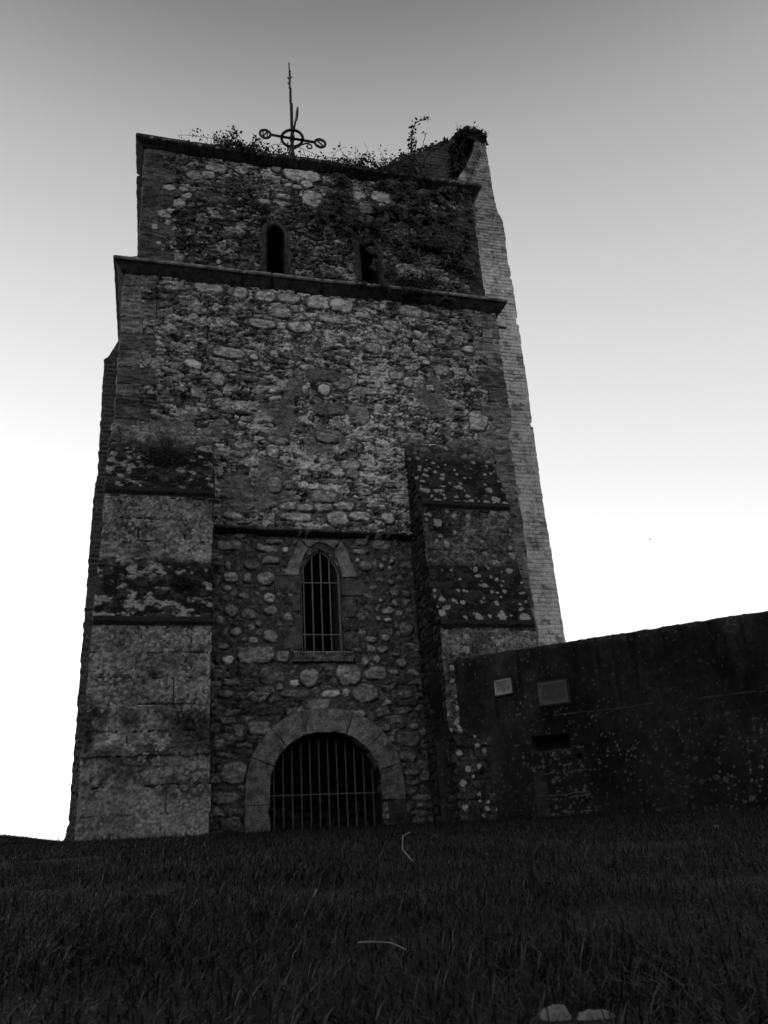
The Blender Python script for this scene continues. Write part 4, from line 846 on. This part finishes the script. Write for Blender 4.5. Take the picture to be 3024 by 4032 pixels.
st += [([(1.5, .5, 12.4), (1.45, .5, 12.95), (1.38, .5, 13.28)], .02)]
dr = [Vector((R0.gauss(1.15, .38)-B[0], R0.uniform(-.02, .25)-B[1], 12.42+R0.gauss(-.02, .07)-B[2])) for _ in range(900)]
plant('bramble_bush', 'leafy bramble left of the weather vane, one long shoot reaching left over the coping', 'bramble', B, rel(st, B), seed=21, extra=dr, leaf=.055)
B = (2.1, .6, 12.2)
st = [([(1.5, .7, 12.5), (1.7, .6, 13.10), (2.1, .5, 13.12), (2.5, .5, 13.02), (2.9, .5, 12.85), (3.2, .5, 12.6)], .10), ([(2.4, .5, 12.4), (2.7, .5, 12.95), (2.95, .5, 12.92)], .1),
      ([(3.0, .5, 12.4), (2.95, .5, 12.9), (3.05, .5, 13.15), (3.25, .5, 13.3)], .05)] + wild(12, 1.7, 2.9, .2, .6, 12.35, .3, .62, .2, .5, 14)
plant('bramble', 'thin arching bramble stems around the foot of the weather vane', 'bramble', B, rel(st, B), seed=22, leaf=.05, per=5)
B = (3.7, .5, 12.2)
st = wild(90, 2.85, 4.75, .1, .85, 12.3, .42, .85, .25, .62, 15, lambda x: .72+.40*max(0, (x-2.9)/1.8)) + [([(3.75, .5, 12.5), (3.72, .5, 13.1), (3.62, .5, 13.5)], .05), ([(3.5, .5, 12.5), (3.42, .5, 13.05), (3.45, .5, 13.38)], .2), ([(3.15, .5, 12.5), (3.2, .5, 12.9), (3.16, .5, 13.16)], .4)]
dr = [Vector((R0.uniform(2.6, 4.7)-B[0], R0.uniform(-.02, .30)-B[1], 12.40+R0.gauss(-.05, .09)-B[2])) for _ in range(1600)]
plant('bramble_thicket', 'dense low bramble thicket along the right half of the tower coping', 'bramble', B, rel(st, B), seed=23, extra=dr, leaf=.052, per=7)
B = (4.63, .6, 12.2)
st = [([(4.6, .6, 12.3), (4.62, .6, 13.2), (4.68, .6, 13.8), (4.74, .6, 14.2), (4.86, .6, 14.42), (5.05, .6, 14.52)], .85), ([(4.66, .6, 13.0), (4.72, .6, 13.5), (4.80, .6, 13.9)], .3), ([(4.6, .6, 12.8), (4.5, .6, 13.3), (4.42, .6, 13.42)], .7)]
plant('tall_shoot', 'tallest leafy shoot rising above the coping, bent over at its tip', 'shoot', B, rel(st, B), seed=24, leaf=.075, per=9, sr=.024, tone=(.015, .05), spreadr=.035)
B = (4.82, .6, 12.2)
st = [([(4.8, .6, 12.3), (4.82, .6, 13.3), (4.90, .6, 13.7), (5.02, .6, 14.13)], .12), ([(4.8, .6, 13.1), (5.0, .6, 13.5), (5.2, .6, 13.72), (5.35, .6, 13.82)], .35), ([(4.95, .6, 13.4), (5.1, .6, 13.75)], .1), ([(4.8, .6, 13.2), (4.66, .6, 13.55), (4.62, .6, 13.75)], .1)]
plant('bare_shrub', 'nearly bare forked stems just right of the tallest shoot', 'shrub', B, rel(st, B), seed=25, leaf=.055, per=6, sr=.016, tone=(.03, .08), spreadr=.03)

# ivy on the face of the upper stage
def ivy_pts(ells, n, seed, y=.155):
    R_ = np.random.default_rng(seed); out = []
    for cx, cz, rx, rz, wgt in ells:
        k = int(n*wgt); x = R_.normal(size=k)*rx*.5+cx; z = R_.normal(size=k)*rz*.5+cz
        m = (((x-cx)/rx)**2+((z-cz)/rz)**2 < 1.1)&(fbm(x*5, z*5, seed, 3) > .50); x, z = x[m], z[m]
        out.append(np.stack([x, y-.02-.07*R_.random(len(x))-.04*np.exp(-(((x-cx)/rx)**2+((z-cz)/rz)**2)*2), z], -1))
    return np.concatenate(out)
ivy = tag(empty('ivy', (4.6, .15, 9.6)), 'dark ivy with bare stems covering the upper right of the tower front', 'ivy')
ELL = [(3.55, 11.15, .28, .40, .07), (3.42, 10.85, .18, .35, .04), (3.85, 10.95, .25, .25, .04), (2.95, 11.45, .22, .5, .05), (3.10, 10.95, .15, .3, .03), (4.55, 11.75, .55, .45, .13), (4.95, 11.35, .55, .5, .15), (5.15, 10.75, .50, .45, .13),
       (4.75, 10.75, .45, .35, .08), (5.45, 11.5, .17, .75, .07), (5.3, 10.25, .35, .35, .05), (2.62, 11.1, .10, .30, .02), (2.58, 10.85, .12, .12, .015), (4.9, 10.35, .5, .2, .04), (4.0, 11.45, .4, .2, .03), (4.2, 10.55, .25, .25, .02), (3.5, 10.4, .08, .5, .01), (4.4, 12.05, .7, .15, .05), (2.95, 12.0, .3, .15, .02), (5.3, 12.1, .35, .12, .03)]
ip = ivy_pts(ELL, 13500, 31); ip = ip-np.array([4.6, .15, 9.6])
leafmesh('foliage', ip, .085, ivy, (.015, .10), nrm=(0, -1, .35), shape='ivy', rs=8, spread=.5)
mb = MB()
for pts in ([(4.75, 10.05), (4.5, 10.25), (4.42, 10.45), (4.5, 10.8)], [(4.78, 10.04), (4.4, 10.33), (4.15, 10.4)], [(4.5, 10.3), (4.62, 10.35), (4.75, 10.32)], [(5.2, 9.75), (5.22, 9.95)], [(2.62, 10.75), (2.66, 10.55), (2.58, 10.38)], [(3.25, 11.0), (3.32, 10.75), (3.45, 10.55)],
            [(3.0, 10.1), (3.15, 10.0), (3.25, 9.85)], [(4.1, 9.6), (4.15, 10.0), (4.3, 10.25)], [(3.1, 11.5), (3.0, 11.2), (3.1, 10.8)]):
    mb = MB(); P_ = [Vector((x-4.6, -.03, z-9.6)) for x, z in pts]; fine = []
    for i in range(len(P_)-1):
        for q in range(6): fine.append(P_[i].lerp(P_[i+1], q/6)+Vector((random.gauss(0, .008), 0, random.gauss(0, .008))))
    fine.append(P_[-1]); mb.tube(fine, [.009*(1-.5*i/len(fine)) for i in range(len(fine))], 5, .22); mb.build('stem', M_stem, ivy, smooth=True)
# small shrub and ferns on the ledge of the string course, trailing ivy below it
B = (4.2, 0.05, 9.5)
st = wild(26, 3.95, 4.55, .0, .15, 9.55, .2, .42, .25, .8, 41)+[([(4.05, .05, 9.5), (4.15, .03, 9.9), (4.3, .02, 10.25)], .4), ([(4.6, .0, 9.7), (4.9, -.15, 9.3), (5.05, -.2, 8.95)], 0)]
plant('ledge_shrub', 'small shrub rooted on the ledge to the right of the upper windows', 'shrub', B, rel(st, B), seed=42, leaf=.05)
tr_ = tag(empty('trailing_ivy', (3.6, -.15, 9.4)), 'ivy trailing under the ledge below the right lancet window', 'ivy')
tp = ivy_pts([(3.5, 9.33, .55, .10, .3), (3.62, 9.20, .30, .14, .35), (4.2, 9.32, .5, .08, .2), (4.6, 9.28, .35, .06, .1)], 2600, 43, y=-.05); tp[:, 1] -= .10*ss(9.2, 9.35, tp[:, 2])
leafmesh('foliage', tp-np.array([3.6, -.15, 9.4]), .075, tr_, (.012, .04), nrm=(0, -1, .2), shape='ivy', rs=9, spread=.6)
for k, (x, lab) in enumerate(((.95, 'dark cushion of moss on the ledge, nearer the left window'), (.35, 'flat dark cushion of moss on the ledge, nearer the left corner'))):
    mo = tag(empty('moss_cushion', (x, .12, 9.52)), lab, 'moss', 'moss cushions on the ledge'); R_ = np.random.default_rng(50+k)
    q = R_.normal(size=(700, 3))*np.array([.07, .03, .05 if k == 0 else .03]); q[:, 2] = np.abs(q[:, 2])+.02
    leafmesh('foliage', q, .03, mo, (.01, .025), rs=51+k)
# grass plants on the mossy slope of the left buttress
for k, (x, z, n, h, lab) in enumerate(((.0, 5.65, 60, .5, 'dark grass clump on the upper slope of the left buttress'), (.30, 3.60, 30, .22, 'short grass clump on the lower slope of the left buttress'))):
    yb = float(np.interp(-z, -sz_, sy_)); e = tag(empty('grass_clump', (x, yb, z)), lab, 'grass clump'); mb = MB()
    for i in range(n):
        a = R0.gauss(0, .16); hh = h*R0.uniform(.3, 1.0)
        mb.tube([(R0.gauss(0, .07), 0, 0), (a*.5, -.04, hh*.6), (a, -.09, hh)], [.004, .003, .001], 3, R0.uniform(.015, .06), cap=False)
    if k == 0:
        for i in range(7): a = R0.uniform(-.22, .02); mb.tube([(a*.3, 0, 0), (a*.7, -.02, .45), (a, -.04, R0.uniform(.7, 1.0))], [.003, .0025, .001], 3, .16, cap=False)
    mb.build('blades', M_stem, e)
    q = np.random.default_rng(60+k).normal(size=(900 if k == 0 else 350, 3))*(np.array([.15, .03, .07]) if k == 0 else np.array([.085, .015, .03])); q[:, 1] -= .03+q[:, 2]*-.45
    leafmesh('moss', q, .035, e, (.008, .02), rs=61+k)
# ivy crowning the peak of the brick pier and its slope
R_ = np.random.default_rng(70); cap = []
for i in range(4600):
    t = R_.random()
    if t < .62: x = R_.uniform(7.22, 8.08); z = 18.02+.16*np.exp(-((x-7.72)/.3)**2)+R_.normal()*.09-.30*max(0, 7.42-x)-.35*max(0, x-7.92); y = R_.uniform(3.86, 4.7)
    elif t < .84: s = R_.random(); x = 7.30-.05*s+.25*(1-s)*0+R_.normal()*.09; z = 18.0-1.2*s+R_.normal()*.06; x = x+.02; y = R_.uniform(3.95, 4.5)
    else: s = R_.random(); x = 5.4+1.8*s; z = np.interp(x, TOPX[0], TOPX[1])+R_.normal()*.06; y = R_.uniform(4.35, 4.8)
    cap.append((x, y, z))
ci = tag(empty('crowning_ivy', (7.6, 4.2, 17.8)), 'shaggy black ivy capping the peak of the brick wall', 'ivy')
leafmesh('foliage', np.array(cap)-np.array([7.6, 4.2, 17.8]), .085, ci, (.01, .035), rs=71, shape='ivy')
mb = MB()
for i in range(60):
    x = R0.uniform(-.35, .45); mb.tube([(x, -.3, .1), (x+R0.uniform(-.1, .15), -.3, .35+R0.random()*.3)], [.006, .002], 3, .08, cap=False)
for i in range(50):
    s = R0.random(); x, z = -.25+.55*s, -1.6+1.3*s; mb.tube([(x, -.25, z), (x+R0.uniform(-.3, .05), -.3, z+R0.uniform(.15, .4))], [.006, .002], 3, .05, cap=False)
mb.build('stem', M_stem, ci)
b5 = (5.3, .15, 12.4)

# ================================================================== ground, hill, grass
n1 = np.concatenate([-np.geomspace(900, 14, 40), np.linspace(-13, 13, 261), np.geomspace(14, 900, 40)])
n2 = np.concatenate([-12-np.geomspace(1, 700, 30)[::-1], np.linspace(-12.9, 6, 190), 6+np.geomspace(.3, 1200, 50)])
X, Y = np.meshgrid(n1, n2); Z = gz(X, Y)+.02*(fbm(X*4, Y*4, 88, 3)-.5)*(np.abs(X) < 20)
nv, nu = X.shape; idx = np.arange(nv*nu).reshape(nv, nu)
Q = np.stack([idx[:-1, :-1], idx[:-1, 1:], idx[1:, 1:], idx[1:, :-1]], -1).reshape(-1, 4)
tag(mesh_np('ground', np.stack([X, Y, Z], -1), Q, None, M_ground), kind='structure')
# low dunes far behind, on the left
a = np.linspace(-150, 60, 160); b = np.linspace(0, 1, 24); A, Bq = np.meshgrid(a, b)
yc = 46+Bq*50; prof = np.sin(np.clip(Bq*1.0, 0, 1)*pi)
hgt = 3.25+.45*(fbm(A*.12, A*0, 5, 3)-.5)+.20*(fbm(A*.5, Bq*6, 6, 3)-.5)
Zd = -.6+prof*hgt*(1-.55*ss(-14, 6, A)); idx = np.arange(A.size).reshape(A.shape)
Q = np.stack([idx[:-1, :-1], idx[:-1, 1:], idx[1:, 1:], idx[1:, :-1]], -1).reshape(-1, 4)
tag(mesh_np('dunes', np.stack([A, yc, Zd-.3], -1), Q, None, M_dune), kind='structure')

def occupied(x, y):
    q = (x > -.85)&(x < 5.85)&(y > -.02)&(y < 5)
    q |= ((x-.425)/.055)**2+((y+11.10)/.045)**2 < 1
    q |= (x > -.84)&(x < .70)&(y > -1.24)&(y < .1); q |= (x > 3.81)&(x < 5.31)&(y > -1.24)&(y < .1)
    u = (x-W0.x)*WD.x+(y-W0.y)*WD.y; d = (x-W0.x)*WN.x+(y-W0.y)*WN.y
    return q|((u > -.2)&(u < WL)&(d < .0)&(d > -.5))
def blades(rn, r0, r1, amax, dens, lmin, lmax, wd, box=None):
    if box: x0, x1, y0, y1 = box; n = int((x1-x0)*(y1-y0)*dens); x = rn.uniform(x0, x1, n); y = rn.uniform(y0, y1, n)
    else:
        n = int(.5*(r1*r1-r0*r0)*2*amax*dens); r = np.sqrt(rn.uniform(r0*r0, r1*r1, n)); a = rn.uniform(-amax, amax, n)+.12
        x = r*np.sin(a); y = -12+r*np.cos(a)
    clump = fbm(x*2.2, y*2.2, 91, 3); keep = (~occupied(x, y))&(rn.random(n) < .35+1.1*clump)
    if box and dens < 500: keep &= ~((np.hypot(x, y+12) < 14.5)&(np.abs(np.arctan2(x, y+12)-.12) < radians(42))) & (np.hypot(x, y+12) > .9)
    x, y, clump = x[keep], y[keep], clump[keep]; n = len(x); z = gz(x, y)-.006
    L = .82*rn.uniform(lmin, lmax, n)*(.35+1.3*clump)*(.7+.6*rn.random(n)); az = rn.uniform(0, 2*pi, n); ln = rn.uniform(.2, 1.9, n); w_ = wd*(.6+.8*rn.random(n))
    fl = rn.random(n) < .14; ln = np.where(fl, 2.6, ln)
    dx, dy = np.cos(az), np.sin(az); tw = rn.uniform(-1, 1, n); px, py = -dy*w_/2, dx*w_/2
    Pn = []
    for s, ww in ((0, 1), (.4, .9), (.75, .6)):
        cx = x+dx*L*ln*.55*s**1.8; cy = y+dy*L*ln*.55*s**1.8; cz = z+L*s*(1-.32*np.minimum(ln, 2)*s**1.6)
        Pn += [np.stack([cx-px*ww, cy-py*ww, cz], -1), np.stack([cx+px*ww, cy+py*ww, cz], -1)]
    Pn.append(np.stack([x+dx*L*ln*.55, y+dy*L*ln*.55, z+L*(1-.32*np.minimum(ln, 2))], -1))
    V = np.stack(Pn, 1); dry = (rn.random(n) < .09*ss(2.2, 4.5, np.hypot(x, y+12)))&(L < .045)
    tone = np.where(dry, rn.uniform(.03, .12, n), rn.uniform(.0035, .0125, n)*(.5+1.1*rn.random(n)**2)*(.5+1.0*fbm(x*.8, y*.8, 93, 2)))
    return V, np.repeat(tone, 7)
rn = np.random.default_rng(101)
sets = [blades(rn, .62, 2.2, radians(52), 15000, .02, .058, .0020), blades(rn, 2.2, 5, radians(50), 6500, .02, .06, .0028), blades(rn, 5, 9, radians(48), 3600, .025, .065, .0042),
        blades(rn, 9, 15, radians(44), 2400, .025, .06, .006), blades(rn, 0, 0, 0, 260, .04, .09, .008, (-16, 18, -13, 3.5)), blades(rn, 0, 0, 0, 3000, .03, .075, .006, (-4.2, -.6, -1.5, 2.2)),
        blades(rn, 0, 0, 0, 2500, .03, .075, .006, (-1.2, 8.5, -3.9, 0)), blades(rn, 0, 0, 0, 700, .08, .16, .006, (-1.0, 5.4, -1.5, -1.22)), blades(rn, 0, 0, 0, 700, .07, .15, .006, (.7, 3.8, -.3, -.02))]
V = np.concatenate([s[0] for s in sets]); T = np.concatenate([s[1] for s in sets]); n = len(V)
print('blades', n)
base = (np.arange(n)*7)[:, None]
Q = np.concatenate([base+np.array([[0, 1, 3, 2]]), base+np.array([[2, 3, 5, 4]])], 0); Tr = base+np.array([[4, 5, 6]])
tag(mesh_np('grass', V, Q, T, M_grass, smooth=False, tris=Tr), 'short dark rough grass covering the ground before the tower', 'grass', kind='stuff')

# pale dry stalks lying in the grass
def stalk(label, pts, r):
    p0 = Vector(pts[0]); e = MB(); P_ = [Vector(p)-p0 for p in pts]; fine = []
    for i in range(len(P_)-1):
        for q in range(5): fine.append(P_[i].lerp(P_[i+1], q/5))
    fine.append(P_[-1]); e.tube(fine, r, 6); o = e.build('dry_stalk', M_straw, None, smooth=True); o.location = p0; tag(o, label, 'stalk', 'dry stalks in the grass')
def onpix(px, py, dist):
    d = r2*(px-1512)-u2*(py-2016)+fw*3330; d.normalize(); return tuple(CAM+d*dist)
stalk('long bent straw standing in the grass before the gate', [(1.031, -8.448, 0.104), (0.999, -8.438, 0.091), (0.968, -8.533, 0.039), (0.892, -8.927, -0.006)], .0026)
stalk('pale curved straw lying low in the near grass', [(0.295, -10.677, -0.105), (0.311, -10.701, -0.104), (0.333, -10.717, -0.106), (0.345, -10.752, -0.113)], .0011)
stalk('short pale straw leaning right, left of the lying straw', [(0.344, -10.031, -0.062), (0.356, -10.012, -0.047)], .0016)

def rock(name, label, c, sc, seed, mat, n=24, cat='stone', group=None, rot=0):
    u, v = np.meshgrid(np.linspace(0, 2*pi, n*2, endpoint=False), np.linspace(0, pi, n)); d = np.stack([np.sin(v)*np.cos(u), np.sin(v)*np.sin(u), np.cos(v)], -1)
    r = 1+.75*(fbm(d[..., 0]*1.4+seed, d[..., 1]*1.4+d[..., 2]*1.7, seed, 3)-.5)+.12*(fbm(d[..., 0]*6+seed, d[..., 1]*6+d[..., 2]*5, seed+1, 3)-.5)
    P = d*r[..., None]; P = np.sign(P)*np.abs(P)**.8*np.array(sc); nv, nu = u.shape; idx = np.arange(nv*nu).reshape(nv, nu); idx = np.concatenate([idx, idx[:, :1]], 1)
    Q = np.stack([idx[:-1, :-1], idx[1:, :-1], idx[1:, 1:], idx[:-1, 1:]], -1).reshape(-1, 4)
    o = mesh_np(name, P, Q, None, mat); o.location = c; o.rotation_euler = (0, 0, rot); return tag(o, label, cat, group)
rock('pebble', 'rounded pale stone at the bottom edge, left of its neighbour', (.410, -11.07, -.170), (.015, .014, .022), 3, M_rock, group='stones at the bottom of the picture')
rock('pebble', 'flatter pale stone at the bottom edge, right of its neighbour', (.449, -11.08, -.176), (.022, .014, .022), 8, M_rock, group='stones at the bottom of the picture')
rock('pebble', 'small pale stone in the grass below the long wall', (3.25, -7.3, .07), (.022, .016, .012), 5, M_rock)

# a distant bird in the bright sky at the right
bp = CAM+Vector((.53164, .78536, .31711))*62; be = tag(empty('bird', bp), 'tiny dark bird flying far off in the bright sky at right', 'bird')
mb = MB(); mb.tube([(-.09, 0, -.06), (-.04, 0, -.03), (.03, 0, .03), (.09, 0, .07)], [.006, .022, .026, .004], 8); mb.build('body', M_bird, be, smooth=True)
for s_ in (-1, 1):
    mb = MB(); mb.add([(-.02, 0, -.02), (.04, 0, .03), (.02+.02*s_, .14*s_, .05), (-.04, .20*s_, .02), (-.02, 0, -.027), (.04, 0, .023), (.02+.02*s_, .14*s_, .043), (-.04, .20*s_, .013)], [(0,1,2,3),(7,6,5,4),(0,4,5,1),(1,5,6,2),(2,6,7,3),(3,7,4,0)]); mb.build('wing', M_bird, be)
